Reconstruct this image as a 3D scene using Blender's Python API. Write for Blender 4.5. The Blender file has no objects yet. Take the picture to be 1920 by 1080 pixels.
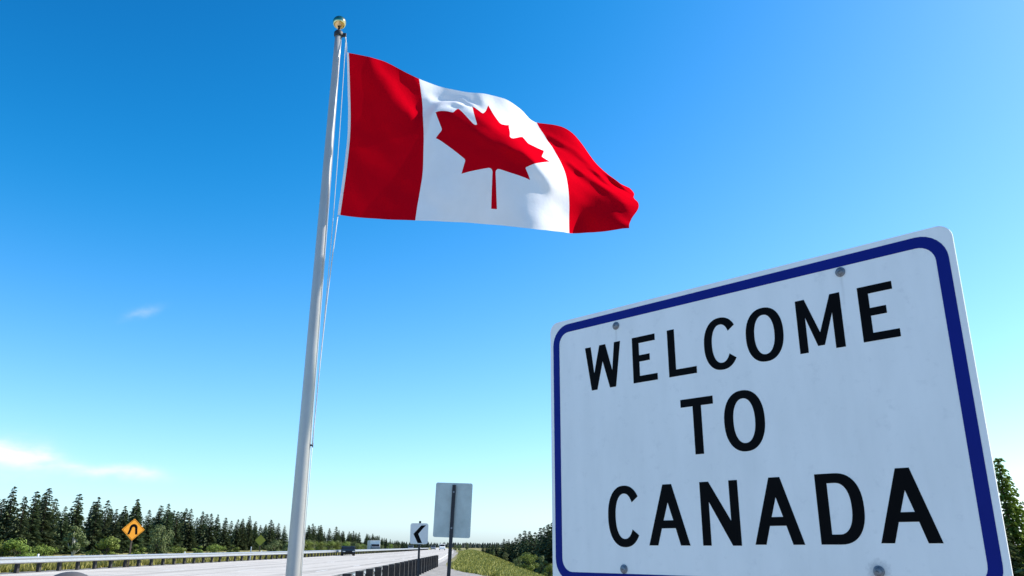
# -*- coding: utf-8 -*-
import bpy, bmesh, math, random
import numpy as np
from mathutils import Vector, Matrix, geometry, noise
C = bpy.context.scene.collection
SC = bpy.context.scene
rad = math.radians
PI = math.pi

# ------------------------------------------------------------------ camera
F_PX, CX, CY, EYE = 1498.0, 960.0, 540.0, 1.32       # focal length in pixels of a 1920 px wide frame
PITCH = math.atan(485.0 / 1498.0)
ROLL = rad(0.28)
cam_d = bpy.data.cameras.new('camera')
cam_d.sensor_width = 36.0
cam_d.lens = F_PX / 1920.0 * 36.0
cam_d.clip_start = 0.05
cam_d.clip_end = 20000.0
cam = bpy.data.objects.new('camera', cam_d)
C.objects.link(cam)
_f = Vector((0, math.cos(PITCH), math.sin(PITCH)))
_u0 = Vector((0, -math.sin(PITCH), math.cos(PITCH)))
_r0 = Vector((1, 0, 0))
_r = _r0 * math.cos(ROLL) + _u0 * math.sin(ROLL)
_u = -_r0 * math.sin(ROLL) + _u0 * math.cos(ROLL)
cam.matrix_world = Matrix(((_r.x, _u.x, -_f.x, 0), (_r.y, _u.y, -_f.y, 0), (_r.z, _u.z, -_f.z, EYE), (0, 0, 0, 1)))
SC.camera = cam

# ------------------------------------------------------------------ sky and sun
SUN_EL, SUN_AZ = rad(42), rad(75)                     # azimuth clockwise from +Y
SC.view_settings.view_transform = 'Standard'
SC.view_settings.look = 'None'
SC.view_settings.exposure = 0.6
SC.view_settings.gamma = 1.0
SC.view_settings.use_curve_mapping = False
world = bpy.data.worlds.new('World')
SC.world = world
world.use_nodes = True


class NT:
    """short-hand for building node trees"""
    def __init__(s, tree):
        s.t = tree
    def n(s, typ, ins=None, **props):
        nd = s.t.nodes.new(typ)
        for k, v in props.items():
            setattr(nd, k, v)
        for k, v in (ins or {}).items():
            if isinstance(v, bpy.types.NodeSocket):
                s.t.links.new(v, nd.inputs[k])
            else:
                nd.inputs[k].default_value = v
        return nd
    def m(s, op, a, b=0.0, c=0.0, clamp=False):
        nd = s.n('ShaderNodeMath', {0: a, 1: b, 2: c}, operation=op)
        nd.use_clamp = clamp
        return nd.outputs[0]
    def noise(s, vec, scale, detail=4.0, rough=0.55, dist=0.0):
        return s.n('ShaderNodeTexNoise', {'Vector': vec, 'Scale': scale, 'Detail': detail, 'Roughness': rough, 'Distortion': dist}).outputs[0]
    def ramp(s, fac, stops):
        nd = s.n('ShaderNodeValToRGB', {0: fac})
        e = nd.color_ramp.elements
        while len(e) < len(stops):
            e.new(0.5)
        for i, (p, c) in enumerate(stops):
            e[i].position = p
            e[i].color = (*c, 1) if len(c) == 3 else c
        return nd.outputs[0]
    def mix(s, f, a, b, blend='MIX'):
        nd = s.n('ShaderNodeMix', data_type='RGBA', blend_type=blend)
        for i, v in ((0, f), (6, a), (7, b)):
            if isinstance(v, bpy.types.NodeSocket):
                s.t.links.new(v, nd.inputs[i])
            else:
                nd.inputs[i].default_value = v if not isinstance(v, tuple) or len(v) == 4 else (*v, 1)
        return nd.outputs[2]


wt = NT(world.node_tree)
bg = world.node_tree.nodes['Background']
sky = wt.n('ShaderNodeTexSky', sky_type='NISHITA', sun_disc=False, sun_elevation=SUN_EL, sun_rotation=SUN_AZ,
           altitude=50.0, air_density=1.0, dust_density=0.6, ozone_density=1.4)
sep = wt.n('ShaderNodeSeparateColor', {0: sky.outputs[0]})
# the camera's strong colour response: one response curve per channel, the same over the whole sky
def curve(ch, gain, toe, soft):
    x = wt.m('SUBTRACT', wt.m('MULTIPLY', ch, 0.1), toe)
    x = wt.m('MULTIPLY', wt.m('ADD', x, wt.m('SQRT', wt.m('MULTIPLY_ADD', x, x, soft))), 0.5 * gain)
    return wt.m('MINIMUM', x, 1.5)
cr_, cg_, cb_ = curve(sep.outputs[0], 2.0, 0.135, 0.0006), curve(sep.outputs[1], 2.25, 0.077, 0.0004), curve(sep.outputs[2], 3.1, 0.103, 0.0004)
cb_ = wt.m('MAXIMUM', cb_, wt.m('MULTIPLY', cg_, 1.03))
grade = wt.n('ShaderNodeCombineColor', {0: cr_, 1: cg_, 2: cb_})
# three thin wisps of cloud low in the sky
tc = wt.n('ShaderNodeTexCoord').outputs['Generated']
def wisp(az, el, w, h, tilt, k, sc):
    d = Vector((math.sin(az) * math.cos(el), math.cos(az) * math.cos(el), math.sin(el)))
    r = Vector((math.cos(az), -math.sin(az), 0))
    u = r.cross(d)
    r2 = r * math.cos(tilt) + u * math.sin(tilt)
    u2 = -r * math.sin(tilt) + u * math.cos(tilt)
    wob = wt.n('ShaderNodeVectorMath', {0: wt.n('ShaderNodeTexNoise', {'Vector': tc, 'Scale': 14.0, 'Detail': 5.0}).outputs[1], 1: (0.5, 0.5, 0.5)}, operation='SUBTRACT').outputs[0]
    vec = wt.n('ShaderNodeVectorMath', {0: wob, 1: (0.07, 0.07, 0.035), 2: tc}, operation='MULTIPLY_ADD').outputs[0]
    a = wt.n('ShaderNodeVectorMath', {0: vec, 1: tuple(r2)}, operation='DOT_PRODUCT').outputs['Value']
    b = wt.n('ShaderNodeVectorMath', {0: vec, 1: tuple(u2)}, operation='DOT_PRODUCT').outputs['Value']
    b = wt.m('SUBTRACT', b, d.dot(u2))
    f = wt.n('ShaderNodeVectorMath', {0: tc, 1: tuple(d)}, operation='DOT_PRODUCT').outputs['Value']
    e = wt.m('ADD', wt.m('POWER', wt.m('ABSOLUTE', wt.m('DIVIDE', a, w)), 2.0), wt.m('POWER', wt.m('ABSOLUTE', wt.m('DIVIDE', b, h)), 2.0))
    g = wt.m('EXPONENT', wt.m('MULTIPLY', e, -1.0))
    nz = wt.noise(wt.n('ShaderNodeMapping', {'Vector': tc, 'Scale': (1, 1, 3.2)}).outputs[0], sc, 6.0, 0.6)
    nz = wt.m('MULTIPLY_ADD', nz, 2.2, -0.55, clamp=True)
    front = wt.m('GREATER_THAN', f, 0.0)
    return wt.m('MULTIPLY', wt.m('MULTIPLY', wt.m('MULTIPLY', g, nz), k), front)
clouds = None
for a in [(-0.5431, 0.0921, 0.0347, 0.0107, -0.244, 1.35, 18), (-0.4461, 0.0745, 0.0387, 0.006, -0.035, 1.0, 20), (-0.4914, 0.0805, 0.0467, 0.0047, -0.175, 0.45, 18), (-0.4537, 0.2555, 0.0174, 0.0047, 0.489, 0.26, 22), (-0.6178, 0.0941, 0.0734, 0.0227, -0.14, 1.2, 14)]:
    w_ = wisp(*a)
    clouds = w_ if clouds is None else wt.m('ADD', clouds, w_)
clouds = wt.m('MINIMUM', clouds, 0.9)
skycol = wt.mix(clouds, grade.outputs[0], (1.05, 1.06, 1.07))
world.node_tree.links.new(wt.n('ShaderNodeVectorMath', {0: skycol, 1: (6.6, 6.6, 6.6)}, operation='MULTIPLY').outputs[0], bg.inputs[0])
bg.inputs[1].default_value = 0.1

sun_d = bpy.data.lights.new('sun', 'SUN')
sun_d.energy = 5.0
sun_d.angle = rad(0.53)
sun_d.color = (1.0, 0.95, 0.86)
sun = bpy.data.objects.new('sun', sun_d)
C.objects.link(sun)
SUN_DIR = Vector((math.cos(SUN_EL) * math.sin(SUN_AZ), math.cos(SUN_EL) * math.cos(SUN_AZ), math.sin(SUN_EL)))
sun.rotation_euler = SUN_DIR.to_track_quat('Z', 'Y').to_euler()
sun.location = (30, 0, 40)

# ------------------------------------------------------------------ helpers
def tag(o, label=None, cat=None, group=None, kind=None):
    for k, v in (('label', label), ('category', cat), ('group', group), ('kind', kind)):
        if v:
            o[k] = v
    return o


def empty(name, loc, rz=0.0, label=None, cat=None, group=None, kind=None):
    o = bpy.data.objects.new(name, None)
    o.empty_display_size = 0.2
    o.location = loc
    o.rotation_euler = (0, 0, rz)
    C.objects.link(o)
    return tag(o, label, cat, group, kind)


def meshobj(name, me, parent=None, loc=None, rot=None):
    o = bpy.data.objects.new(name, me)
    C.objects.link(o)
    if parent is not None:
        o.parent = parent
    if loc is not None:
        o.location = loc
    if rot is not None:
        o.rotation_euler = rot
    return o


def pymesh(name, verts, faces, mats, mi=None, smooth=False):
    me = bpy.data.meshes.new(name)
    me.from_pydata([tuple(v) for v in verts], [], faces)
    for m in (mats if isinstance(mats, (list, tuple)) else [mats]):
        me.materials.append(m)
    if mi is not None:
        me.polygons.foreach_set('material_index', mi)
    if smooth:
        me.polygons.foreach_set('use_smooth', [True] * len(me.polygons))
    me.update()
    return me


class MB:
    """collects simple solids; build() makes ONE mesh of them"""
    def __init__(s):
        s.v, s.f, s.sm = [], [], []
    def add(s, vs, fs, smooth=False):
        b = len(s.v)
        s.v += [Vector(v) for v in vs]
        s.f += [tuple(i + b for i in f) for f in fs]
        s.sm += [smooth] * len(fs)
        return s
    def box(s, c, d, rz=0.0, mat=None):
        x, y, z = d[0] / 2, d[1] / 2, d[2] / 2
        vs = [Vector((sx * x, sy * y, sz * z)) for sz in (-1, 1) for sy in (-1, 1) for sx in (-1, 1)]
        R = Matrix.Rotation(rz, 3, 'Z') if mat is None else mat
        vs = [R @ v + Vector(c) for v in vs]
        return s.add(vs, [(0, 2, 3, 1), (4, 5, 7, 6), (0, 1, 5, 4), (2, 6, 7, 3), (0, 4, 6, 2), (1, 3, 7, 5)])
    def prism(s, outline, y0, y1, axis='Y'):
        """closed 2-D outline (x, z), counter-clockwise seen from -y, extruded from y0 to y1"""
        n = len(outline)
        if axis == 'Y':
            vs = [(x, y0, z) for x, z in outline] + [(x, y1, z) for x, z in outline]
        elif axis == 'X':
            vs = [(y0, x, z) for x, z in outline] + [(y1, x, z) for x, z in outline]
        else:
            vs = [(x, z, y0) for x, z in outline] + [(x, z, y1) for x, z in outline]
        fs = [tuple(range(n)), tuple(range(2 * n - 1, n - 1, -1))]
        fs += [(i, i + n, (i + 1) % n + n, (i + 1) % n) for i in range(n)]
        return s.add(vs, fs)
    def tube(s, pts, radii, n=10, caps=True, smooth=True):
        pts = [Vector(p) for p in pts]
        if not isinstance(radii, (list, tuple)):
            radii = [radii] * len(pts)
        vs, fs = [], []
        prev = None
        for i, p in enumerate(pts):
            t = (pts[min(i + 1, len(pts) - 1)] - pts[max(i - 1, 0)]).normalized()
            if prev is None:
                a = t.cross(Vector((0.31, 0.95, 0.05)))
                if a.length < 1e-3:
                    a = t.cross(Vector((1, 0, 0)))
            else:
                a = prev - t * prev.dot(t)
            a.normalize()
            prev = a
            b = t.cross(a)
            for k in range(n):
                an = 2 * PI * k / n
                vs.append(p + (a * math.cos(an) + b * math.sin(an)) * radii[i])
        for i in range(len(pts) - 1):
            for k in range(n):
                k2 = (k + 1) % n
                fs.append((i * n + k, i * n + k2, (i + 1) * n + k2, (i + 1) * n + k))
        s.add(vs, fs, smooth)
        if caps:
            b = len(s.v) - len(vs)
            s.f += [tuple(b + k for k in range(n - 1, -1, -1)), tuple(b + (len(pts) - 1) * n + k for k in range(n))]
            s.sm += [False, False]
        return s
    def lathe(s, prof, n=24, c=(0, 0, 0), smooth=True):
        vs, fs = [], []
        for r, z in prof:
            for k in range(n):
                an = 2 * PI * k / n
                vs.append((c[0] + r * math.cos(an), c[1] + r * math.sin(an), c[2] + z))
        for i in range(len(prof) - 1):
            for k in range(n):
                k2 = (k + 1) % n
                fs.append((i * n + k, i * n + k2, (i + 1) * n + k2, (i + 1) * n + k))
        fs += [tuple(range(n - 1, -1, -1)), tuple((len(prof) - 1) * n + k for k in range(n))]
        return s.add(vs, fs, smooth)
    def mesh(s, name, mat):
        me = bpy.data.meshes.new(name)
        me.from_pydata([tuple(v) for v in s.v], [], s.f)
        me.materials.append(mat)
        me.polygons.foreach_set('use_smooth', s.sm)
        bm = bmesh.new()
        bm.from_mesh(me)
        bmesh.ops.recalc_face_normals(bm, faces=bm.faces)
        bm.to_mesh(me)
        bm.free()
        me.update()
        return me
    def build(s, name, mat, parent=None, loc=None, rot=None, bevel=0.0):
        o = meshobj(name, s.mesh(name, mat), parent, loc, rot)
        if bevel:
            b = o.modifiers.new('bevel', 'BEVEL')
            b.width = bevel
            b.segments = 2
            b.limit_method = 'ANGLE'
        return o


def material(name, col, rough=0.6, metal=0.0, var=0.12, scale=6.0, bump=0.0, bscale=40.0, dark=None, coord='Object', spec=None, objvar=0.0):
    m = bpy.data.materials.new(name)
    m.use_nodes = True
    t = NT(m.node_tree)
    p = m.node_tree.nodes['Principled BSDF']
    v = t.n('ShaderNodeTexCoord').outputs[coord]
    nz = t.noise(v, scale, 6.0, 0.62)
    lo = dark or tuple(c * (1 - var * 1.6) for c in col)
    hi = tuple(min(1, c * (1 + var)) for c in col)
    c_ = t.ramp(nz, [(0.3, lo), (0.55, col), (0.75, hi)])
    if objvar:
        rnd = t.n('ShaderNodeObjectInfo').outputs['Random']
        c_ = t.n('ShaderNodeHueSaturation', {'Hue': t.m('MULTIPLY_ADD', rnd, objvar * 0.12, 0.5 - objvar * 0.06), 'Value': t.m('MULTIPLY_ADD', rnd, objvar * 1.2, 1 - objvar * 0.6), 'Color': c_}).outputs[0]
    m.node_tree.links.new(c_, p.inputs['Base Color'])
    p.inputs['Metallic'].default_value = metal
    if spec is not None:
        p.inputs['Specular IOR Level'].default_value = spec
    r_ = t.m('MULTIPLY_ADD', t.noise(v, scale * 2.3, 3.0), 0.25, rough - 0.125, clamp=True)
    m.node_tree.links.new(r_, p.inputs['Roughness'])
    if bump:
        b = t.n('ShaderNodeBump', {'Strength': bump, 'Distance': 0.02, 'Height': t.noise(v, bscale, 5.0)})
        m.node_tree.links.new(b.outputs[0], p.inputs['Normal'])
    return m


def ray(px, py):
    a, b = (px - CX) / F_PX, -(py - CY) / F_PX
    return (_r * a + _u * b + _f)


def at(px, py, Y):
    d = ray(px, py)
    return Vector((0, 0, EYE)) + d * (Y / d.y)


def interp(x, xs, ys):
    return float(np.interp(x, xs, ys))

# ------------------------------------------------------------------ materials
M = {}
def road_mat():
    """worn pale concrete: long tyre tracks and oil drips along the lanes, blotches, fine grain"""
    m = material('road_concrete', (0.5, 0.46, 0.415), 0.85, var=0.1, scale=0.35, bump=0.25, bscale=30)
    t = NT(m.node_tree)
    p = m.node_tree.nodes['Principled BSDF']
    v = t.n('ShaderNodeTexCoord').outputs['Object']
    st = t.n('ShaderNodeMapping', {'Vector': v, 'Scale': (1.1, 0.012, 1.0)}).outputs[0]
    base = p.inputs['Base Color'].links[0].from_socket
    tr = t.ramp(t.noise(st, 1.0, 4.0, 0.6), [(0.36, (0.70, 0.69, 0.68)), (0.52, (1, 1, 1)), (0.7, (0.9, 0.9, 0.9))])
    sp = t.ramp(t.noise(v, 1.7, 6.0, 0.7), [(0.3, (0.86, 0.85, 0.84)), (0.5, (1, 1, 1))])
    m.node_tree.links.new(t.mix(1.0, t.mix(1.0, base, tr, 'MULTIPLY'), sp, 'MULTIPLY'), p.inputs['Base Color'])
    return m
M['concrete'] = road_mat()
M['lane_paint'] = material('lane_paint', (0.78, 0.78, 0.75), 0.7, var=0.12, scale=3)
M['seam'] = material('joint_tar', (0.10, 0.095, 0.09), 0.8, var=0.2, scale=4)
M['gravel'] = material('gravel', (0.30, 0.275, 0.25), 0.95, var=0.35, scale=2.2, bump=0.8, bscale=18)
M['earth'] = material('verge_ground', (0.24, 0.21, 0.06), 0.95, var=0.35, scale=0.12, bump=0.5, bscale=3)
M['steel'] = material('galvanised_steel', (0.44, 0.45, 0.46), 0.42, metal=0.55, var=0.08, scale=5)
M['aluminium'] = material('brushed_aluminium', (0.43, 0.42, 0.41), 0.34, metal=0.25, var=0.06, scale=1.6)
M['sheet'] = material('bare_sign_sheet', (0.47, 0.54, 0.53), 0.5, metal=0.3, var=0.12, scale=2.5)
M['timber'] = material('treated_timber', (0.040, 0.035, 0.034), 0.85, var=0.3, scale=7, bump=0.4, bscale=20)
M['darksteel'] = material('dark_steel', (0.018, 0.022, 0.030), 0.6, metal=0.1, var=0.2, scale=6)
M['rope'] = material('rope', (0.66, 0.66, 0.64), 0.8, var=0.1, scale=30)
M['gold'] = material('gilded_ball', (0.74, 0.54, 0.28), 0.15, metal=1.0, var=0.06, scale=4)
M['blue'] = material('blue_border', (0.004, 0.014, 0.21), 0.5, var=0.1, scale=3, spec=0.12)
M['ink'] = material('black_lettering', (0.003, 0.003, 0.004), 0.6, var=0.1, scale=5, spec=0.06)
M['bolt'] = material('zinc_bolt', (0.24, 0.26, 0.29), 0.5, metal=0.5, var=0.3, scale=90)
M['bolt_dark'] = material('bolt_recess', (0.10, 0.11, 0.13), 0.6, metal=0.3, var=0.2, scale=60)
M['orange'] = material('orange_reflective', (0.95, 0.36, 0.012), 0.4, var=0.05, scale=3)
M['yellowgreen'] = material('faded_yellow_reflective', (0.36, 0.33, 0.03), 0.6, var=0.1, scale=3)
M['whitesign'] = material('white_reflective', (0.66, 0.68, 0.68), 0.4, var=0.06, scale=3)
M['bollard'] = material('dark_grey_bollard', (0.085, 0.078, 0.078), 0.6, var=0.2, scale=8)
M['bark'] = material('bark', (0.10, 0.075, 0.055), 0.95, var=0.3, scale=3)
M['palebark'] = material('pale_bark', (0.45, 0.44, 0.38), 0.9, var=0.3, scale=3)
M['carblack'] = material('black_car_paint', (0.008, 0.009, 0.010), 0.4, var=0.05, scale=2, spec=0.15)
M['carwhite'] = material('white_car_paint', (0.78, 0.78, 0.77), 0.3, var=0.03, scale=2)
M['cargrey'] = material('grey_car_paint', (0.16, 0.18, 0.21), 0.3, metal=0.3, var=0.05, scale=2)
M['glass'] = material('car_glass', (0.012, 0.013, 0.015), 0.2, var=0.02, scale=2, spec=0.2)
M['tyre'] = material('tyre_rubber', (0.02, 0.02, 0.02), 0.85, var=0.1, scale=5)
M['lamp'] = material('lamp_lens', (0.6, 0.6, 0.58), 0.15, var=0.03, scale=5)
M['redlamp'] = material('tail_lens', (0.35, 0.01, 0.01), 0.2, var=0.03, scale=5)


def foliage_mat(name, dark, mid, light, objvar=0.25):
    m = bpy.data.materials.new(name)
    m.use_nodes = True
    t = NT(m.node_tree)
    p = m.node_tree.nodes['Principled BSDF']
    out = m.node_tree.nodes['Material Output']
    geo = t.n('ShaderNodeNewGeometry')
    v = t.n('ShaderNodeTexCoord').outputs['Object']
    nz = t.noise(v, 9.0, 3.0, 0.6)
    f = t.m('MULTIPLY_ADD', geo.outputs['Random Per Island'], 0.5, t.m('MULTIPLY', nz, 0.55))
    c_ = t.ramp(f, [(0.22, dark), (0.5, mid), (0.82, light)])
    rnd = t.n('ShaderNodeObjectInfo').outputs['Random']
    c_ = t.n('ShaderNodeHueSaturation', {'Hue': t.m('MULTIPLY_ADD', rnd, 0.03, 0.485), 'Saturation': 1.0,
                                         'Value': t.m('MULTIPLY_ADD', rnd, objvar * 2, 1 - objvar), 'Color': c_}).outputs[0]
    m.node_tree.links.new(c_, p.inputs['Base Color'])
    p.inputs['Roughness'].default_value = 0.6
    p.inputs['Specular IOR Level'].default_value = 0.25
    tr = t.n('ShaderNodeBsdfTranslucent', {'Color': c_})
    mx = t.n('ShaderNodeMixShader', {0: 0.25, 1: p.outputs[0], 2: tr.outputs[0]})
    m.node_tree.links.new(mx.outputs[0], out.inputs[0])
    return m


M['spruce'] = foliage_mat('spruce_needles', (0.018, 0.033, 0.018), (0.060, 0.090, 0.042), (0.17, 0.20, 0.085))
M['leafy'] = foliage_mat('broad_leaves', (0.055, 0.085, 0.012), (0.15, 0.21, 0.032), (0.30, 0.36, 0.08))
M['olive'] = foliage_mat('willow_leaves', (0.05, 0.065, 0.02), (0.11, 0.14, 0.045), (0.22, 0.25, 0.10))
M['grass'] = foliage_mat('grass_blades', (0.12, 0.13, 0.022), (0.24, 0.245, 0.05), (0.46, 0.43, 0.13), 0.05)
M['farwood'] = foliage_mat('far_wood', (0.02, 0.03, 0.025), (0.04, 0.055, 0.04), (0.07, 0.085, 0.06))

# white sign face: retro-reflective sheeting, a little grime, a rust halo round the lower right bolt
def sign_face_mat():
    m = bpy.data.materials.new('white_sign_sheeting')
    m.use_nodes = True
    t = NT(m.node_tree)
    p = m.node_tree.nodes['Principled BSDF']
    v = t.n('ShaderNodeTexCoord').outputs['Object']
    st = t.n('ShaderNodeMapping', {'Vector': v, 'Scale': (5.0, 1.0, 1.3)}).outputs[0]
    c_ = t.ramp(t.noise(st, 2.2, 6.0, 0.6), [(0.25, (0.82, 0.82, 0.81)), (0.6, (0.90, 0.895, 0.885)), (0.85, (0.92, 0.91, 0.90))])
    grime = t.m('MULTIPLY', t.m('SUBTRACT', t.noise(v, 26.0, 6.0, 0.7), 0.56, clamp=True), 1.6, clamp=True)
    c_ = t.mix(grime, c_, (0.52, 0.53, 0.55))
    for bx, bz, r, k in ((0.992, 1.271, 0.030, 0.75), (0.992, 1.978, 0.016, 0.3), (0.278, 1.975, 0.014, 0.25), (0.276, 1.261, 0.016, 0.3)):
        d = t.n('ShaderNodeVectorMath', {0: v, 1: (bx, 0, bz)}, operation='SUBTRACT').outputs[0]
        d = t.n('ShaderNodeVectorMath', {0: d, 1: (1, 0, 1)}, operation='MULTIPLY').outputs[0]
        L = t.n('ShaderNodeVectorMath', {0: d}, operation='LENGTH').outputs['Value']
        L = t.m('MULTIPLY_ADD', t.m('SUBTRACT', t.noise(v, 90.0, 4.0, 0.7), 0.5), 0.03, L)
        f = t.m('MULTIPLY', t.m('SUBTRACT', 1.0, t.m('DIVIDE', L, r), clamp=True), k)
        c_ = t.mix(f, c_, (0.20, 0.21, 0.24))
        # a thin dirt run washed down from the bolt
        sx = t.n('ShaderNodeSeparateXYZ', {0: d})
        wob = t.m('MULTIPLY_ADD', t.m('SUBTRACT', t.noise(v, 22.0, 2.0), 0.5), 0.012, sx.outputs[0])
        side = t.m('SUBTRACT', 1.0, t.m('DIVIDE', t.m('ABSOLUTE', wob), 0.006), clamp=True)
        down = t.m('MULTIPLY', t.m('GREATER_THAN', 0.0, sx.outputs[2]), t.m('SUBTRACT', 1.0, t.m('DIVIDE', t.m('ABSOLUTE', sx.outputs[2]), 0.11), clamp=True))
        c_ = t.mix(t.m('MULTIPLY', t.m('MULTIPLY', side, down), 0.28), c_, (0.36, 0.34, 0.32))
    m.node_tree.links.new(c_, p.inputs['Base Color'])
    p.inputs['Roughness'].default_value = 0.4
    p.inputs['Specular IOR Level'].default_value = 0.5
    b = t.n('ShaderNodeBump', {'Strength': 0.06, 'Distance': 0.01, 'Height': t.noise(v, 4.0, 2.0)})
    m.node_tree.links.new(b.outputs[0], p.inputs['Normal'])
    return m
M['sign_face'] = sign_face_mat()

# flag cloth: thin woven nylon that lets some light through
def cloth_mat(name, col, through=0.08):
    m = bpy.data.materials.new(name)
    m.use_nodes = True
    t = NT(m.node_tree)
    p = m.node_tree.nodes['Principled BSDF']
    out = m.node_tree.nodes['Material Output']
    v = t.n('ShaderNodeTexCoord').outputs['Object']
    c_ = t.ramp(t.noise(v, 3.0, 4.0), [(0.3, tuple(x * 0.94 for x in col)), (0.7, col)])
    m.node_tree.links.new(c_, p.inputs['Base Color'])
    p.inputs['Roughness'].default_value = 0.62
    p.inputs['Specular IOR Level'].default_value = 0.0
    tr = t.n('ShaderNodeBsdfTranslucent', {'Color': c_})
    b = t.n('ShaderNodeBump', {'Strength': 0.3, 'Distance': 0.02, 'Height': t.noise(v, 6.0, 5.0, 0.6)})
    m.node_tree.links.new(b.outputs[0], p.inputs['Normal'])
    mx = t.n('ShaderNodeMixShader', {0: through, 1: p.outputs[0], 2: tr.outputs[0]})
    m.node_tree.links.new(mx.outputs[0], out.inputs[0])
    return m
M['flag_red'] = cloth_mat('red_flag_cloth', (0.60, 0.001, 0.010))
M['flag_white'] = cloth_mat('white_flag_cloth', (0.88, 0.87, 0.90), 0.24)

# ------------------------------------------------------------------ ground and road
RL_Y = [-60, 0, 38, 88, 130, 168, 240, 400, 800, 1600]        # left guardrail line
RL_X = [-24.6, -24.2, -23.6, -23.9, -25.2, -26.3, -28.6, -35.5, -72, -190]
RR_Y = [-60, 0, 10, 17.3, 38, 56, 80, 120, 220, 400, 800, 1600]  # right guardrail line / right road edge
RR_X = [-0.5, -2.9, -3.28, -3.55, -4.4, -5.0, -6.0, -8.3, -14.5, -28.5, -63, -176]
EG_Y = [-60, 0, 20, 36, 60, 100, 165, 400, 800, 1600]          # brow of the bank on the right
EG_X = [7, 5.2, 2.6, 0.3, -1.2, -3.0, -6.6, -20, -52, -160]
def xl(y): return interp(y, RL_Y, RL_X)
def xr(y): return interp(y, RR_Y, RR_X)
def xe(y): return interp(y, EG_Y, EG_X)
def ground_z(x, y):
    d = x - xe(y)
    k = min(max(d / 13.0, 0.0), 1.0)
    z = -5.2 * k * k * (3 - 2 * k)
    w = min(max((y - 55.0) / 40.0, 0), 1) * min(max((500 - y) / 200.0, 0), 1)
    z += 0.55 * w * math.exp(-((d + 1.2) / 2.0) ** 2)            # low grassy berm along the brow
    l = xl(y) - x
    if l > 2:
        k = min((l - 2) / 12.0, 1.0)
        z -= 0.35 * k
    return z

ys = [-60, -40, -20, -10, -4, 0, 4, 8, 12, 16, 20, 25, 30, 34, 38, 42, 46, 50, 55, 60, 66, 72, 80, 88, 97, 107, 118, 130, 144, 160, 180, 205, 235, 270, 310, 360, 430, 520, 650, 820, 1050, 1400, 2000, 3000, 5000, 9000]
offs = [-9000, -4000, -1500, -700, -350, -200, -130, -90, -60, -44, -36, -32, -30, -28, -24, -18, -12, -8, -6, -5, -4, -3, -2.2, -1.5, -0.8, 0, 0.8, 1.6, 2.6, 3.6, 5, 6.5, 8, 10, 12, 14, 18, 26, 40, 70, 120, 250, 600, 1500, 4000, 9000]
vs, fs = [], []
for y in ys:
    for o in offs:
        x = xe(min(y, 1600)) + o
        z = ground_z(x, min(y, 1600)) if y < 1600 else -0.3
        if xl(min(y, 1600)) - 0.5 < x < xr(min(y, 1600)) + 0.6:
            z = -0.03
        vs.append((x, y, z))
n = len(offs)
for j in range(len(ys) - 1):
    for i in range(n - 1):
        fs.append((j * n + i, j * n + i + 1, (j + 1) * n + i + 1, (j + 1) * n + i))
ground = meshobj('ground', pymesh('ground', vs, fs, M['earth'], smooth=True))
tag(ground, kind='structure')

def strip(name, f0, f1, y0, y1, step, z, mat, kind='structure', parent=None, grow=1.06):
    vs, fs, y = [], [], y0
    k = 0
    while True:
        vs += [(f0(y), y, z), (f1(y), y, z)]
        if k:
            fs.append((2 * k - 2, 2 * k - 1, 2 * k + 1, 2 * k))
        k += 1
        if y >= y1:
            break
        y = min(y1, y + step)
        step *= grow
    o = meshobj(name, pymesh(name, vs, fs, mat), parent)
    if parent is None:
        tag(o, kind=kind)
    return o

road = strip('road', lambda y: xl(y) + 0.1, lambda y: xr(y) - 0.25, -60, 1600, 3.0, 0.0, M['concrete'])
# solid edge lines, dashed lane lines and sawn joints
def along(name, frac, w, y0, y1, z, mat):
    c = lambda y: (xl(y) + 1.0) * (1 - frac) + (xr(y) - 1.0) * frac
    return strip(name, lambda y: c(y) - w / 2, lambda y: c(y) + w / 2, y0, y1, 2.0, z, mat, parent=road)
along('edge_line', 0.0, 0.16, -50, 700, 0.004, M['lane_paint'])
along('edge_line', 1.0, 0.16, -50, 700, 0.004, M['lane_paint'])
for fr in (0.235, 0.47, 0.72):
    y = -40
    while y < 260:
        along('lane_line', fr, 0.14, y, y + 3.2, 0.004, M['lane_paint'])
        y += 12.2
for fr in (0.225, 0.46, 0.73):
    along('joint', fr, 0.05, -40, 400, 0.003, M['seam'])
y = -30.0
while y < 170:
    vs = [(xl(y) + 0.4, y, 0.002), (xr(y) - 0.5, y, 0.002), (xr(y) - 0.5, y + 0.04, 0.002), (xl(y) + 0.4, y + 0.04, 0.002)]
    meshobj('joint', pymesh('joint', vs, [(0, 1, 2, 3)], M['seam']), road)
    y += 6.1

# gravel shoulder where the poles stand, ending in a ragged line against the grass
gy = [-30, -10, 0, 10, 20, 30, 36, 39, 43, 48, 54, 61]
gx = [6.5, 5.0, 4.2, 3.0, 1.5, 0.2, -0.35, -0.95, -1.9, -3.0, -3.9, -4.6]
rng = random.Random(5)
vs, fs, k = [], [], 0
y = -30.0
while y <= 61:
    jit = rng.uniform(-0.16, 0.16)
    xo = interp(y, gy, gx) + jit
    x0 = xr(y) - 0.25
    for i in range(5):
        x = x0 + (xo - x0) * i / 4
        vs.append((x, y, max(ground_z(x, y), 0) * 0 + (ground_z(x, y) if x > xr(y) + 0.7 else 0.0) + 0.012))
    if k:
        for i in range(4):
            fs.append(((k - 1) * 5 + i, (k - 1) * 5 + i + 1, k * 5 + i + 1, k * 5 + i))
    k += 1
    y += 0.9
tag(meshobj('gravel_shoulder', pymesh('gravel_shoulder', vs, fs, M['gravel'])), kind='structure')
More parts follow.
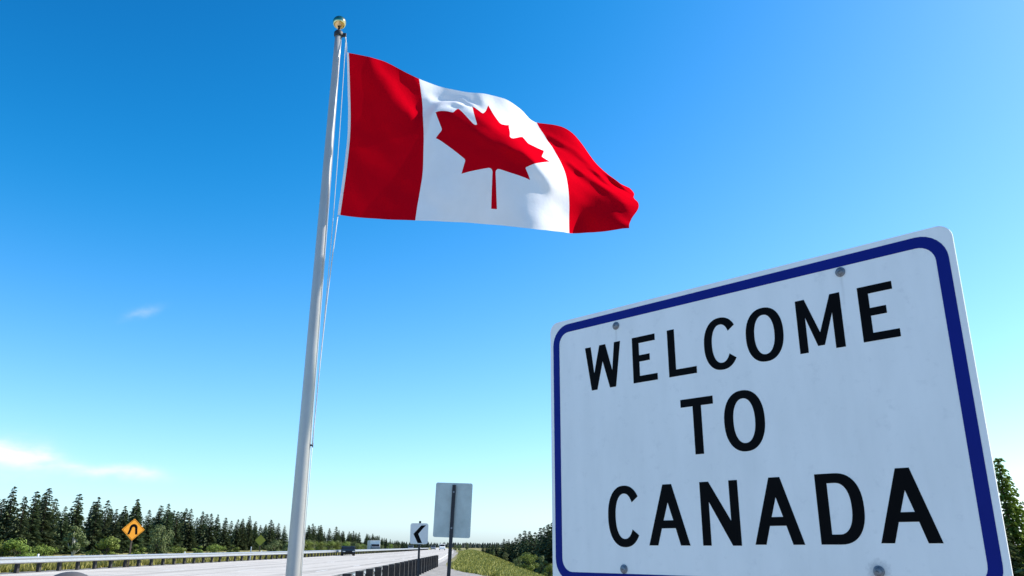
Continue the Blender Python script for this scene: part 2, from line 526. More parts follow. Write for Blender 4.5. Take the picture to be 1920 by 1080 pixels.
# narrow gravel strip along the right edge of the road farther on, and behind the left guardrail
strip('gravel_strip', lambda y: xr(y) - 0.25, lambda y: xr(y) + 0.9, 61, 500, 3.0, 0.016, M['gravel'])
strip('gravel_strip', lambda y: xl(y) - 0.9, lambda y: xl(y) + 0.1, -60, 500, 3.0, 0.006, M['gravel'])
# the opposite carriageway beyond the left guardrail
strip('far_road', lambda y: xl(y) - 14.0, lambda y: xl(y) - 5.0, 108, 1600, 4.0, -0.28, M['concrete'])

# grass: blades on both verges, one object per verge
def grass(name, n, pick, seed, hmin, hmax):
    r = random.Random(seed)
    vs, fs = [], []
    for _ in range(n):
        x, y = pick(r)
        z = ground_z(x, y)
        for q in range(3):
            a = r.uniform(0, PI)
            h = r.uniform(hmin, hmax)
            w = r.uniform(0.02, 0.05) * (1 + y / 60.0)
            ox, oy = r.uniform(-.15, .15), r.uniform(-.15, .15)
            lx, ly = r.uniform(-.5, .5) * h, r.uniform(-.5, .5) * h
            b = len(vs)
            vs += [(x + ox - w * math.cos(a), y + oy - w * math.sin(a), z - 0.02), (x + ox + w * math.cos(a), y + oy + w * math.sin(a), z - 0.02), (x + ox + lx, y + oy + ly, z + h)]
            fs.append((b, b + 1, b + 2))
    o = meshobj(name, pymesh(name, vs, fs, M['grass']))
    return tag(o, kind='stuff')
def pick_right(r):
    while True:
        y = 34 + 150 * r.random() ** 1.7
        x = r.uniform(xr(y) + 1.0, xe(y) + 9)
        if y > 60 or x > interp(y, gy, gx) + 0.05:
            return x, y
def pick_left(r):
    y = 18 + 230 * r.random() ** 1.6
    return xl(y) - r.choice((r.uniform(0.7, 5), r.uniform(0.7, 12))), y
tag(grass('roadside_grass', 26000, pick_right, 3, 0.08, 0.24), 'dry yellow-green grass covering the bank right of the road')
tag(grass('roadside_grass', 16000, pick_left, 4, 0.12, 0.45), 'green grass growing behind the long left guardrail')

# ------------------------------------------------------------------ flagpole
POLE = Vector((-2.56, 10.0, 0.0))
pole = empty('flagpole', POLE, 0, 'tall silver metal flagpole topped with a gold ball', 'flagpole')
PT = 8.44
mb = MB()
mb.tube([(0, 0, z) for z in np.linspace(0.05, PT, 24)], [0.094 - 0.045 * (z / PT) ** 1.15 for z in np.linspace(0.05, PT, 24)], 40)
mb.build('shaft', M['aluminium'], pole)
MB().lathe([(0.20, 0), (0.20, 0.03), (0.15, 0.07), (0.108, 0.14), (0.100, 0.16)], 28).build('base_collar', M['aluminium'], pole)
MB().lathe([(0.058, PT - 0.03), (0.066, PT - 0.01), (0.066, PT + 0.035), (0.05, PT + 0.06), (0.022, PT + 0.075), (0.016, PT + 0.12)], 24).build('truck_cap', M['darksteel'], pole)
sheave = MB()
sheave.box((0.085, 0, PT + 0.0), (0.06, 0.03, 0.06))
sheave.build('pulley', M['darksteel'], pole, bevel=0.008)
BR = 0.098
MB().lathe([(BR * math.cos(a), PT + 0.215 + BR * math.sin(a)) for a in np.linspace(-PI / 2 + 0.05, PI / 2 - 0.02, 22)], 32).build('gold_ball', M['gold'], pole)
MB().box((0.094, -0.015, 2.50), (0.03, 0.02, 0.02)).box((0.110, -0.015, 2.50), (0.010, 0.014, 0.055)).build('cleat', M['darksteel'], pole)

# ------------------------------------------------------------------ flag
FLAG = np.array([173,-15,8128,287,-61,8077,396,-87,8036,497,-80,8016,590,-37,8012,687,5,8004,786,48,7977,886,85,7937,988,112,7891,1089,135,7849,1184,193,7831,1278,262,7828,1375,319,7824,1477,346,7806,1582,336,7772,1688,298,7725,1791,249,7673,1894,198,7625,1997,159,7591,2096,150,7576,2188,179,7577,2274,217,7577,2357,261,7575,2439,310,7571,2516,370,7563,2589,441,7553,2658,520,7543,2718,604,7531,2772,687,7512,2833,754,7488,2921,792,7462,3047,796,7444,3190,785,7422,3330,777,7381,3461,793,7297,3585,841,7161,3712,909,6989,3851,977,6814,4011,1022,6678,4171,1047,6581,4317,1061,6509,187,-12,7989,302,-58,7936,414,-91,7891,521,-95,7865,617,-58,7854,709,-3,7844,807,44,7822,907,89,7792,1006,132,7760,1107,154,7724,1207,183,7702,1300,241,7702,1396,292,7706,1498,311,7696,1605,294,7665,1713,248,7616,1819,194,7561,1922,153,7512,2020,115,7473,2114,104,7447,2198,140,7438,2280,193,7438,2366,238,7437,2450,288,7434,2530,344,7428,2606,408,7421,2676,479,7413,2738,556,7405,2796,633,7393,2862,695,7376,2951,727,7356,3069,731,7337,3203,723,7312,3339,721,7266,3470,738,7183,3597,779,7055,3726,834,6896,3866,888,6734,4019,927,6599,4174,952,6499,4319,969,6424,199,-8,7848,316,-53,7794,430,-91,7745,538,-93,7712,641,-69,7693,741,-33,7675,836,21,7656,931,81,7635,1030,127,7614,1128,162,7592,1227,178,7576,1321,211,7580,1413,260,7592,1515,274,7594,1625,248,7568,1737,196,7520,1845,125,7466,1952,108,7411,2045,84,7367,2130,72,7330,2211,98,7309,2294,149,7303,2378,205,7299,2462,261,7295,2545,315,7291,2624,371,7288,2697,434,7284,2764,505,7280,2828,577,7276,2899,636,7269,2988,665,7254,3098,666,7231,3222,664,7199,3352,669,7148,3481,688,7066,3611,721,6949,3743,760,6806,3882,795,6658,4029,824,6529,4178,850,6428,4321,875,6350,212,-5,7706,328,-40,7655,443,-69,7607,554,-83,7566,660,-68,7537,764,-42,7510,865,-6,7487,961,48,7469,1055,103,7456,1150,144,7448,1247,158,7447,1343,156,7467,1429,199,7487,1523,229,7495,1637,196,7476,1754,146,7436,1870,96,7384,1977,55,7330,2070,49,7277,2151,40,7232,2230,58,7199,2311,102,7180,2394,157,7169,2478,218,7161,2562,275,7161,2645,329,7161,2726,380,7160,2798,445,7157,2867,517,7160,2941,581,7163,3028,614,7156,3130,604,7130,3245,608,7090,3369,618,7034,3497,636,6953,3627,664,6847,3761,690,6721,3898,706,6586,4039,716,6462,4183,748,6364,4325,782,6287,224,-4,7566,340,-29,7518,455,-45,7473,568,-58,7429,677,-56,7391,783,-43,7356,887,-21,7326,989,8,7305,1083,57,7296,1170,114,7301,1262,134,7318,1351,127,7349,1439,125,7390,1531,132,7421,1639,111,7411,1754,52,7372,1879,61,7317,1991,22,7259,2086,-2,7200,2170,-10,7146,2251,5,7104,2332,42,7074,2414,95,7055,2498,155,7044,2585,215,7044,2669,277,7042,2757,324,7040,2839,378,7040,2910,455,7045,2985,526,7057,3068,581,7058,3165,578,7035,3272,561,6992,3391,573,6931,3518,580,6853,3646,607,6755,3779,630,6643,3914,634,6523,4051,610,6406,4191,656,6310,4329,695,6231,236,-3,7431,353,-26,7382,468,-35,7338,581,-38,7295,692,-43,7252,800,-38,7212,906,-28,7177,1010,-17,7150,1110,0,7144,1193,55,7158,1273,91,7191,1357,73,7240,1439,57,7293,1528,55,7338,1630,53,7355,1745,27,7322,1866,-13,7266,1984,-37,7195,2089,-59,7126,2182,-69,7065,2268,-59,7016,2352,-29,6980,2436,17,6958,2522,72,6947,2612,131,6945,2703,194,6939,2792,259,6927,2879,322,6921,2955,394,6929,3028,461,6947,3107,516,6957,3198,549,6942,3302,541,6901,3415,546,6840,3537,546,6762,3665,551,6670,3797,575,6570,3932,602,6468,4068,603,6364,4202,598,6267,4333,613,6180,248,-1,7302,365,-19,7252,480,-33,7205,593,-31,7162,705,-33,7118,815,-34,7075,922,-28,7039,1025,-25,7011,1124,-19,7001,1213,0,7019,1291,12,7062,1364,-3,7126,1437,-21,7197,1520,-19,7257,1618,-2,7283,1732,19,7260,1852,-51,7202,1975,-94,7123,2089,-118,7047,2189,-130,6982,2282,-127,6929,2370,-106,6891,2457,-69,6868,2546,-20,6857,2638,37,6851,2734,104,6839,2830,179,6818,2921,256,6805,2997,332,6811,3067,392,6836,3141,439,6855,3228,478,6845,3329,494,6809,3440,505,6753,3558,514,6678,3683,504,6590,3812,511,6498,3946,551,6411,4081,600,6322,4210,563,6225,4333,538,6133,258,1,7178,374,-11,7129,490,-26,7079,603,-24,7035,715,-22,6991,826,-31,6946,934,-29,6909,1038,-27,6883,1137,-30,6870,1228,-37,6881,1308,-53,6923,1375,-79,6997,1439,-90,7089,1516,-76,7162,1614,-65,7188,1726,-71,7170,1848,-108,7112,1973,-144,7034,2091,-170,6959,2196,-187,6894,2293,-193,6842,2386,-182,6802,2476,-154,6776,2568,-111,6762,2661,-55,6752,2759,14,6734,2859,94,6710,2956,178,6692,3036,255,6699,3101,318,6727,3170,367,6750,3255,405,6744,3354,430,6712,3464,448,6662,3580,461,6596,3701,457,6516,3827,437,6431,3955,473,6346,4085,501,6265,4210,488,6174,4329,464,6084,266,2,7056,381,2,7012,496,-9,6963,610,-16,6914,723,-8,6872,834,-16,6828,942,-29,6787,1048,-33,6759,1148,-44,6744,1241,-65,6747,1323,-99,6782,1390,-141,6859,1450,-127,6960,1524,-98,7039,1622,-112,7066,1733,-135,7047,1855,-161,6997,1979,-190,6929,2096,-217,6861,2203,-240,6801,2303,-253,6750,2398,-252,6710,2492,-234,6680,2586,-198,6660,2681,-144,6644,2778,-75,6626,2877,5,6605,2974,89,6592,3059,170,6599,3129,241,6625,3200,299,6646,3283,337,6642,3380,357,6611,3486,382,6566,3600,407,6511,3718,429,6442,3840,417,6363,3962,401,6280,4085,406,6196,4205,398,6112,4322,380,6029,272,1,6936,387,0,6892,501,2,6846,615,-6,6797,727,-6,6753,838,-6,6713,947,-23,6672,1054,-40,6642,1155,-63,6624,1249,-93,6624,1332,-130,6655,1401,-157,6726,1465,-152,6818,1541,-140,6894,1636,-148,6925,1745,-174,6913,1864,-202,6873,1984,-232,6817,2100,-264,6757,2208,-289,6704,2310,-306,6657,2409,-314,6616,2505,-307,6581,2601,-282,6555,2696,-234,6535,2791,-167,6518,2887,-87,6504,2983,-3,6497,3074,82,6505,3153,163,6526,3227,235,6546,3311,281,6545,3405,286,6515,3507,314,6472,3617,345,6423,3733,373,6365,3849,391,6291,3966,349,6209,4082,323,6125,4197,305,6044,4310,287,5967,276,3,6818,390,-5,6771,504,-7,6725,618,-10,6678,730,-14,6634,841,-17,6594,950,-30,6558,1056,-52,6527,1158,-84,6509,1253,-121,6508,1337,-158,6536,1410,-183,6596,1480,-187,6674,1558,-173,6743,1652,-167,6781,1758,-192,6778,1871,-229,6748,1987,-263,6703,2100,-305,6652,2210,-330,6605,2315,-347,6562,2417,-361,6522,2516,-368,6483,2614,-356,6451,2711,-322,6425,2805,-258,6411,2899,-177,6403,2997,-91,6401,3092,-3,6409,3174,85,6429,3251,172,6449,3334,249,6452,3429,265,6428,3528,260,6385,3633,285,6335,3743,299,6278,3854,300,6211,3965,273,6133,4076,240,6052,4186,213,5974,4295,189,5899,275,10,6699,389,5,6656,503,-9,6608,617,-11,6562,729,-25,6517,841,-31,6478,950,-44,6443,1057,-69,6415,1159,-105,6396,1254,-145,6394,1341,-182,6417,1419,-210,6465,1495,-223,6528,1575,-203,6591,1666,-185,6632,1769,-206,6640,1878,-242,6621,1991,-275,6589,2101,-319,6547,2209,-358,6504,2317,-373,6468,2422,-386,6432,2525,-407,6392,2626,-403,6357,2725,-399,6322,2822,-340,6305,2917,-260,6300,3015,-174,6301,3108,-83,6311,3191,10,6329,3272,102,6348,3357,187,6355,3449,248,6340,3547,247,6301,3647,243,6250,3749,225,6191,3855,212,6122,3960,187,6049,4066,154,5974,4170,121,5899,4274,91,5827,273,10,6576,384,25,6544,497,17,6501,611,4,6455,724,-14,6409,836,-39,6366,947,-59,6331,1054,-88,6302,1158,-126,6283,1256,-166,6279,1346,-202,6295,1428,-228,6334,1508,-236,6386,1590,-228,6441,1681,-220,6481,1780,-234,6496,1885,-263,6488,1993,-295,6466,2103,-327,6436,2210,-367,6401,2318,-385,6370,2426,-384,6344,2533,-392,6312,2639,-395,6278,2740,-406,6239,2838,-398,6206,2935,-332,6196,3029,-249,6197,3119,-157,6208,3205,-62,6225,3288,33,6242,3375,118,6250,3467,184,6242,3563,213,6212,3660,215,6164,3757,184,6104,3854,140,6036,3953,104,5963,4052,64,5891,4151,26,5821,4250,-8,5752,270,7,6452,379,25,6424,489,31,6389,602,17,6346,716,-1,6304,828,-35,6260,940,-69,6222,1049,-107,6191,1154,-149,6170,1255,-187,6163,1348,-220,6174,1435,-242,6205,1517,-249,6249,1602,-248,6295,1692,-250,6331,1789,-263,6348,1891,-287,6348,1996,-318,6335,2102,-351,6313,2209,-383,6286,2318,-400,6262,2428,-397,6242,2540,-382,6222,2649,-385,6193,2755,-382,6161,2853,-406,6117,2949,-384,6091,3040,-313,6089,3129,-221,6100,3215,-124,6117,3301,-29,6133,3389,56,6140,3480,123,6135,3573,163,6113,3668,171,6073,3762,150,6015,3852,91,5949,3944,30,5878,4035,-26,5807,4129,-69,5740,4224,-106,5675,266,4,6328,374,15,6299,483,18,6267,595,8,6229,707,-13,6189,819,-44,6150,931,-79,6114,1040,-120,6084,1146,-170,6060,1249,-207,6050,1346,-237,6056,1436,-259,6080,1522,-266,6115,1610,-267,6153,1701,-275,6183,1797,-289,6201,1896,-311,6205,1999,-338,6198,2102,-369,6182,2208,-397,6162,2316,-415,6142,2429,-418,6124,2543,-410,6106,2656,-403,6085,2765,-398,6059,2864,-409,6022,2958,-419,5985,3048,-359,5976,3136,-269,5987,3223,-171,6004,3310,-77,6020,3399,6,6027,3489,72,6023,3580,112,6006,3672,118,5971,3761,92,5922,3849,39,5861,3934,-30,5794,4014,-113,5729,4107,-159,5660,4199,-201,5598,260,3,6204,369,2,6173,478,-2,6140,588,-13,6106,699,-34,6071,810,-63,6036,920,-95,6004,1030,-128,5978,1136,-173,5956,1238,-220,5943,1338,-250,5944,1432,-272,5960,1523,-284,5985,1614,-291,6013,1707,-299,6037,1803,-311,6054,1901,-328,6060,2002,-351,6057,2104,-377,6045,2208,-403,6030,2315,-425,6012,2428,-436,5992,2543,-438,5973,2658,-433,5955,2768,-419,5938,2868,-396,5916,2961,-402,5883,3052,-379,5863,3141,-293,5872,3229,-198,5888,3318,-108,5903,3407,-29,5911,3495,33,5909,3584,66,5894,3672,64,5863,3757,31,5819,3842,-17,5767,3928,-74,5708,4007,-156,5648,4085,-236,5587,4173,-291,5523,253,4,6079,363,-8,6046,472,-21,6014,580,-35,5983,690,-56,5952,800,-87,5920,909,-121,5891,1017,-151,5868,1124,-180,5851,1227,-223,5838,1327,-258,5835,1425,-282,5843,1521,-299,5857,1615,-311,5875,1711,-319,5893,1808,-327,5907,1906,-338,5914,2006,-355,5913,2107,-374,5904,2210,-400,5890,2317,-425,5872,2427,-445,5851,2540,-458,5830,2652,-461,5812,2760,-449,5796,2861,-422,5781,2956,-386,5766,3050,-358,5751,3141,-289,5756,3233,-204,5770,3323,-122,5783,3412,-50,5792,3499,3,5792,3586,26,5778,3670,12,5750,3751,-29,5711,3832,-83,5667,3914,-140,5619,3998,-199,5564,4071,-291,5509,4149,-371,5451,245,6,5954,355,-10,5923,463,-36,5890,571,-53,5862,680,-74,5835,788,-106,5806,896,-151,5778,1005,-181,5755,1110,-209,5740,1214,-240,5728,1316,-269,5724,1417,-290,5727,1516,-307,5734,1614,-326,5741,1713,-334,5752,1811,-335,5763,1910,-340,5769,2010,-351,5768,2111,-366,5760,2214,-387,5747,2318,-416,5727,2425,-445,5704,2534,-468,5681,2641,-482,5660,2745,-482,5641,2846,-462,5627,2944,-423,5619,3041,-369,5618,3133,-286,5627,3229,-202,5644,3325,-129,5659,3414,-64,5669,3500,-19,5672,3584,-8,5661,3665,-36,5635,3743,-88,5600,3820,-152,5561,3897,-221,5521,3974,-290,5477,4051,-362,5424,4127,-446,5376,237,8,5830,345,-2,5803,453,-31,5774,560,-63,5745,668,-85,5721,777,-111,5696,885,-158,5669,992,-207,5644,1099,-238,5626,1203,-266,5614,1306,-288,5609,1408,-301,5609,1510,-307,5613,1612,-325,5614,1713,-339,5616,1814,-335,5623,1914,-333,5627,2015,-339,5625,2116,-352,5617,2217,-372,5602,2320,-403,5581,2423,-438,5556,2527,-472,5531,2628,-500,5505,2728,-516,5482,2827,-507,5466,2928,-477,5460,3030,-413,5466,3131,-329,5483,3220,-220,5503,3320,-143,5524,3413,-80,5541,3498,-39,5549,3580,-38,5542,3656,-81,5519,3732,-145,5487,3807,-219,5451,3880,-302,5416,3951,-390,5383,4026,-461,5339,4103,-527,5290,230,7,5708,337,-4,5684,444,-23,5659,550,-62,5632,657,-96,5608,765,-127,5585,874,-163,5560,982,-218,5534,1089,-262,5512,1194,-294,5498,1298,-314,5490,1401,-321,5488,1504,-321,5489,1608,-321,5489,1712,-327,5488,1815,-325,5489,1916,-321,5490,2018,-322,5487,2120,-332,5477,2222,-353,5460,2323,-385,5437,2423,-427,5411,2520,-473,5383,2616,-517,5353,2711,-552,5325,2808,-560,5305,2914,-544,5300,3015,-477,5308,3123,-392,5329,3222,-289,5355,3315,-188,5381,3408,-114,5407,3491,-63,5424,3573,-65,5423,3648,-118,5403,3720,-196,5374,3793,-282,5341,3864,-374,5309,3932,-470,5278,4001,-561,5249,4076,-630,5206,224,5,5587,330,-11,5564,435,-33,5542,542,-67,5518,649,-107,5494,756,-148,5471,864,-189,5446,973,-238,5420,1080,-285,5397,1186,-322,5380,1291,-342,5369,1396,-346,5364,1500,-339,5363,1605,-327,5363,1710,-319,5362,1814,-312,5360,1917,-307,5358,2019,-305,5353,2122,-313,5342,2225,-333,5323,2326,-367,5299,2422,-415,5272,2515,-472,5241,2606,-529,5208,2696,-579,5175,2790,-608,5152,2893,-596,5145,3002,-550,5155,3106,-457,5177,3215,-360,5207,3311,-250,5239,3401,-163,5272,3483,-103,5298,3563,-99,5305,3638,-152,5289,3709,-241,5262,3779,-340,5231,3847,-442,5201,3914,-543,5173,3980,-639,5144,4049,-728,5110], dtype=float).reshape(21, 41, 3) / 1000.0      # wind-blown cloth, metres from the pole foot
def cr(p0, p1, p2, p3, t):
    return 0.5 * ((2 * p1) + (-p0 + p2) * t + (2 * p0 - 5 * p1 + 4 * p2 - p3) * t * t + (-p0 + 3 * p1 - 3 * p2 + p3) * t ** 3)
def flag_pos(u, v):
    """u 0..2 along the fly, v 0..1 from the top"""
    nv, nu = FLAG.shape[:2]
    a, b = u / 2 * (nu - 1), v * (nv - 1)
    i, j = min(max(int(math.floor(a)), 0), nu - 2), min(max(int(math.floor(b)), 0), nv - 2)
    ta, tb = a - i, b - j
    def G(jj, ii):
        jj2, ii2 = min(max(jj, 0), nv - 1), min(max(ii, 0), nu - 1)
        p = FLAG[jj2, ii2]
        if ii != ii2:
            q = FLAG[jj2, ii2 + (1 if ii < 0 else -1)]
            p = 2 * p - q
        if jj != jj2:
            q = FLAG[jj2 + (1 if jj < 0 else -1), ii2]
            p = 2 * p - q
        return p
    rows = [cr(G(j + r, i - 1), G(j + r, i), G(j + r, i + 1), G(j + r, i + 2), ta) for r in (-1, 0, 1, 2)]
    return cr(*rows, tb)

def maple_leaf():
    """eleven-point leaf outline in units of the flag's height"""
    def parse(cmds, start):
        pts, cur = [start], list(start)
        for c in cmds:
            if c[0] == 'l':
                nx, ny = cur[0] + c[1], cur[1] + c[2]
                pts.append((nx, ny))
                cur = [nx, ny]
            else:                                   # small corner arc
                r, sw, dx, dy = c[1:]
                ex, ey = cur[0] + dx, cur[1] + dy
                ch = math.hypot(dx, dy)
                h = math.sqrt(max(r * r - ch * ch / 4, 0))
                mx_, my_ = (cur[0] + ex) / 2, (cur[1] + ey) / 2
                s_ = 1 if sw else -1
                cx_, cy_ = mx_ - s_ * dy / ch * h, my_ + s_ * dx / ch * h
                a0 = math.atan2(cur[1] - cy_, cur[0] - cx_)
                a1 = math.atan2(ey - cy_, ex - cx_)
                da = (a1 - a0 + PI) % (2 * PI) - PI
                for k in range(1, 4):
                    pts.append((cx_ + r * math.cos(a0 + da * k / 3), cy_ + r * math.sin(a0 + da * k / 3)))
                cur = [ex, ey]
                pts[-1] = (ex, ey)
        return pts
    half = parse([('l', -45, -863), ('a', 95, 1, 111, -98), ('l', 859, 151), ('l', -116, -320), ('a', 65, 1, 20, -73), ('l', 941, -762),
                  ('l', -212, -99), ('a', 65, 1, -34, -79), ('l', 186, -572), ('l', -542, 115), ('a', 65, 1, -73, -38), ('l', -105, -247),
                  ('l', -423, 454), ('a', 65, 1, -111, -57), ('l', 204, -1052), ('l', -327, 189), ('a', 65, 1, -91, -27), ('l', -332, -652)], (4890, 4430))
    right = [(x / 4800, y / 4800) for x, y in half]
    left = [(2 - x, y) for x, y in right[::-1][1:]]
    return right + left
LEAF = maple_leaf()
def resample(poly, d, closed=True):
    out = []
    m = len(poly)
    for i in range(m if closed else m - 1):
        a, b = poly[i], poly[(i + 1) % m]
        k = max(1, int(math.hypot(b[0] - a[0], b[1] - a[1]) / d))
        out += [(a[0] + (b[0] - a[0]) * t / k, a[1] + (b[1] - a[1]) * t / k) for t in range(k)]
    return out
def inside(poly, x, y):
    c = False
    j = len(poly) - 1
    for i in range(len(poly)):
        xi, yi = poly[i]
        xj, yj = poly[j]
        if (yi > y) != (yj > y) and x < (xj - xi) * (y - yi) / (yj - yi) + xi:
            c = not c
        j = i
    return c
NUF, NVF = 120, 60
pts2, edges2 = [], []
lp = resample(LEAF, 0.02)
pts2 += lp
edges2 += [(i, (i + 1) % len(lp)) for i in range(len(lp))]
for ub in (0.5, 1.5):
    b = len(pts2)
    pts2 += [(ub, k / NVF) for k in range(NVF + 1)]
    edges2 += [(b + k, b + k + 1) for k in range(NVF)]
for jv in range(NVF + 1):
    for iu in range(NUF + 1):
        u_, v_ = iu * 2 / NUF, jv / NVF
        if abs(u_ - 0.5) < 1e-6 or abs(u_ - 1.5) < 1e-6:
            continue
        pts2.append((u_, v_))
cdt = geometry.delaunay_2d_cdt([Vector(p) for p in pts2], edges2, [], 0, 1e-5)
fv, ff = cdt[0], cdt[2]
P3 = []
for p in fv:
    q = flag_pos(p.x, p.y)
    w_ = min(p.x * 1.2, 1.0)
    rip = 0.006 * w_ * (math.sin(p.x * 31 + p.y * 17) + 0.7 * math.sin(p.x * 19 - p.y * 41 + 1.3)) * 0.6
    e_ = min(max((p.x - 1.35) / 0.5, 0.0), 1.0)
    rip += 0.012 * e_ * math.sin(9.0 * (p.x * 0.8 + p.y * 1.5) + 0.8) + 0.006 * e_ * math.sin(21.0 * (p.x * 1.1 - p.y * 0.45))
    rip += 0.012 * w_ * math.sin(13.0 * (p.x * 0.55 + p.y) + 1.9) * (1 - p.y)
    P3.append(Vector((q[0] + 0.035 * e_ * e_ * math.sin(11 * p.y + 0.6), q[1] + rip, q[2])))
nrm = [Vector((0, 0, 0)) for _ in P3]
clean = []
for f in ff:
    a, b, c = [fv[i] for i in f[:3]]
    area = (b.x - a.x) * (c.y - a.y) - (b.y - a.y) * (c.x - a.x)
    if abs(area) < 1e-9:
        continue
    f = tuple(f) if area < 0 else tuple(reversed(f))
    clean.append(f)
    nn = (P3[f[1]] - P3[f[0]]).cross(P3[f[2]] - P3[f[0]])
    for i in f:
        nrm[i] += nn
for q in nrm:
    q.normalize()
flag = empty('flag', POLE, 0, 'red and white maple leaf flag blowing from the silver pole', 'flag')
sets = {'hoist_band': [], 'fly_band': [], 'white_field': [], 'maple_leaf': []}
for f in clean:
    cx_ = sum(fv[i].x for i in f) / len(f)
    cy_ = sum(fv[i].y for i in f) / len(f)
    if cx_ < 0.5:
        sets['hoist_band'].append(f)
    elif cx_ > 1.5:
        sets['fly_band'].append(f)
    elif inside(LEAF, cx_, cy_):
        sets['maple_leaf'].append(f)
    else:
        sets['white_field'].append(f)
for nm, fl in sets.items():
    used = sorted({i for f in fl for i in f})
    mp = {i: k for k, i in enumerate(used)}
    me = pymesh(nm, [P3[i] for i in used], [tuple(mp[i] for i in f) for f in fl], M['flag_white' if nm == 'white_field' else 'flag_red'], smooth=True)
    me.normals_split_custom_set_from_vertices([nrm[i] for i in used])
    meshobj(nm, me, flag)
# white heading tape along the hoist, with a rope sewn in
hv, hf = [], []
for k in range(41):
    p = Vector(flag_pos(0, k / 40))
    t_ = Vector(flag_pos(0.03, k / 40)) - p
    t_.normalize()
    hv += [p - t_ * 0.036 + Vector((0, -0.004, 0)), p + t_ * 0.004 + Vector((0, -0.004, 0)), p + t_ * 0.004 + Vector((0, 0.004, 0)), p - t_ * 0.036 + Vector((0, 0.004, 0))]
for k in range(40):
    for e in range(4):
        e2 = (e + 1) % 4
        hf.append((k * 4 + e, k * 4 + e2, k * 4 + 4 + e2, k * 4 + 4 + e))
hf += [(0, 1, 2, 3), (163, 162, 161, 160)]
meshobj('heading_tape', pymesh('heading_tape', hv, hf, M['flag_white']), flag)
# halyard: up to the pulley, down along the heading and back to the cleat
h0, h1 = Vector(flag_pos(0, 0)) + Vector((-0.03, 0, 0.01)), Vector(flag_pos(0, 1)) + Vector((-0.03, 0, -0.01))
mb = MB()
mb.tube([(0.10, 0, PT - 0.01), h0 * 0.5 + Vector((0.055, 0, PT / 2)), h0], 0.0075, 6)
lower = [h1]
for k in range(1, 13):
    t_ = k / 12
    lower.append(h1.lerp(Vector((0.107, -0.02, 2.50)), t_) + Vector((-0.02 * math.sin(PI * t_), 0, 0)))
mb.tube(lower, 0.0075, 6)
back = [(0.105, 0.02, PT - 0.01)]
for k in range(1, 17):
    t_ = k / 16
    back.append(Vector((0.105, 0.02, PT)).lerp(Vector((0.103, -0.02, 2.48)), t_) + Vector((0.03 * math.sin(PI * t_), 0, 0)))
mb.tube(back, 0.005, 6)
mb.tube([(0.107, -0.02, 2.48), (0.104, -0.02, 1.9), (0.102, -0.02, 1.2), (0.10, -0.02, 0.9)], 0.005, 6)
mb.build('halyard', M['rope'], pole)

# ------------------------------------------------------------------ the big welcome sign
SG = Vector((0.12938, 2.6, 0.0))
big = empty('welcome_sign', SG, -math.atan2(0.71569, 0.69842), 'large white road sign reading WELCOME TO CANADA with dark blue border', 'road sign')
def rrect(x0, z0, x1, z1, r, n=8):
    o = []
    for cx_, cz_, a0 in ((x1 - r, z0 + r, -PI / 2), (x1 - r, z1 - r, 0), (x0 + r, z1 - r, PI / 2), (x0 + r, z0 + r, PI)):
        o += [(cx_ + r * math.cos(a0 + PI / 2 * k / n), cz_ + r * math.sin(a0 + PI / 2 * k / n)) for k in range(n + 1)]
    return o
SW, SB, ST_ = 1.2565, 1.207, 2.0335
MB().prism(rrect(0, SB, SW, ST_, 0.032), 0.0, 0.005).build('panel', M['sign_face'], big)
def plate(polys, y_face, th):
    """flat print cut from outlines (first outer, rest holes); faces -y, raised th above y_face"""
    mbv, mbf = [], []
    tris = geometry.tessellate_polygon([[Vector((x, z, 0)) for x, z in p] for p in polys])
    flat = [q for p in polys for q in p]
    for x, z in flat:
        mbv.append((x, y_face - th, z))
    nf = len(flat)
    for x, z in flat:
        mbv.append((x, y_face - 0.0002, z))
    for t3 in tris:
        a, b, c = [flat[i] for i in t3]
        ar = (b[0] - a[0]) * (c[1] - a[1]) - (b[1] - a[1]) * (c[0] - a[0])
        mbf.append(tuple(t3) if ar > 0 else tuple(reversed(t3)))
    o = 0
    for p in polys:
        m_ = len(p)
        for i in range(m_):
            mbf.append((o + i, o + i + nf, o + (i + 1) % m_ + nf, o + (i + 1) % m_))
        o += m_
    return mbv, mbf
def print_part(name, polys, mat, parent, y=0.0, th=0.0006, label=None):
    v_, f_ = plate(polys, y, th)
    o = meshobj(name, pymesh(name, v_, f_, mat), parent)
    if label:
        o['label'] = label
    return o
print_part('border', [rrect(0.0135, SB + 0.0145, SW - 0.0145, ST_ - 0.0145, 0.066), rrect(0.0405, SB + 0.0415, SW - 0.0425, ST_ - 0.0415, 0.040)], M['blue'], big)

def bar(x0, z0, x1, z1):
    return [(x0, z0), (x1, z0), (x1, z1), (x0, z1)]
def gE(x0, x1, xm, z0, z1, s, sv):
    zm0, zm1 = (z0 + z1) / 2 - s / 2 + 0.003, (z0 + z1) / 2 + s / 2 + 0.003
    return [[(x0, z0), (x1, z0), (x1, z0 + s), (x0 + sv, z0 + s), (x0 + sv, zm0), (xm, zm0), (xm, zm1), (x0 + sv, zm1), (x0 + sv, z1 - s), (x1 - 0.004, z1 - s), (x1 - 0.004, z1), (x0, z1)]]
def sup(cx_, cz_, a, b, p, t0=0.0, t1=2 * PI, n=48, closed=True):
    o = []
    for k in range(n if closed else n + 1):
        t_ = t0 + (t1 - t0) * k / n
        c_, s_ = math.cos(t_), math.sin(t_)
        o.append((cx_ + a * math.copysign(abs(c_) ** (2 / p), c_), cz_ + b * math.copysign(abs(s_) ** (2 / p), s_)))
    return o
def gO(cx_, cz_, a, b, s, sv):
    return [sup(cx_, cz_, a, b, 2.25), sup(cx_, cz_, a - sv, b - s, 2.2)[::-1]]
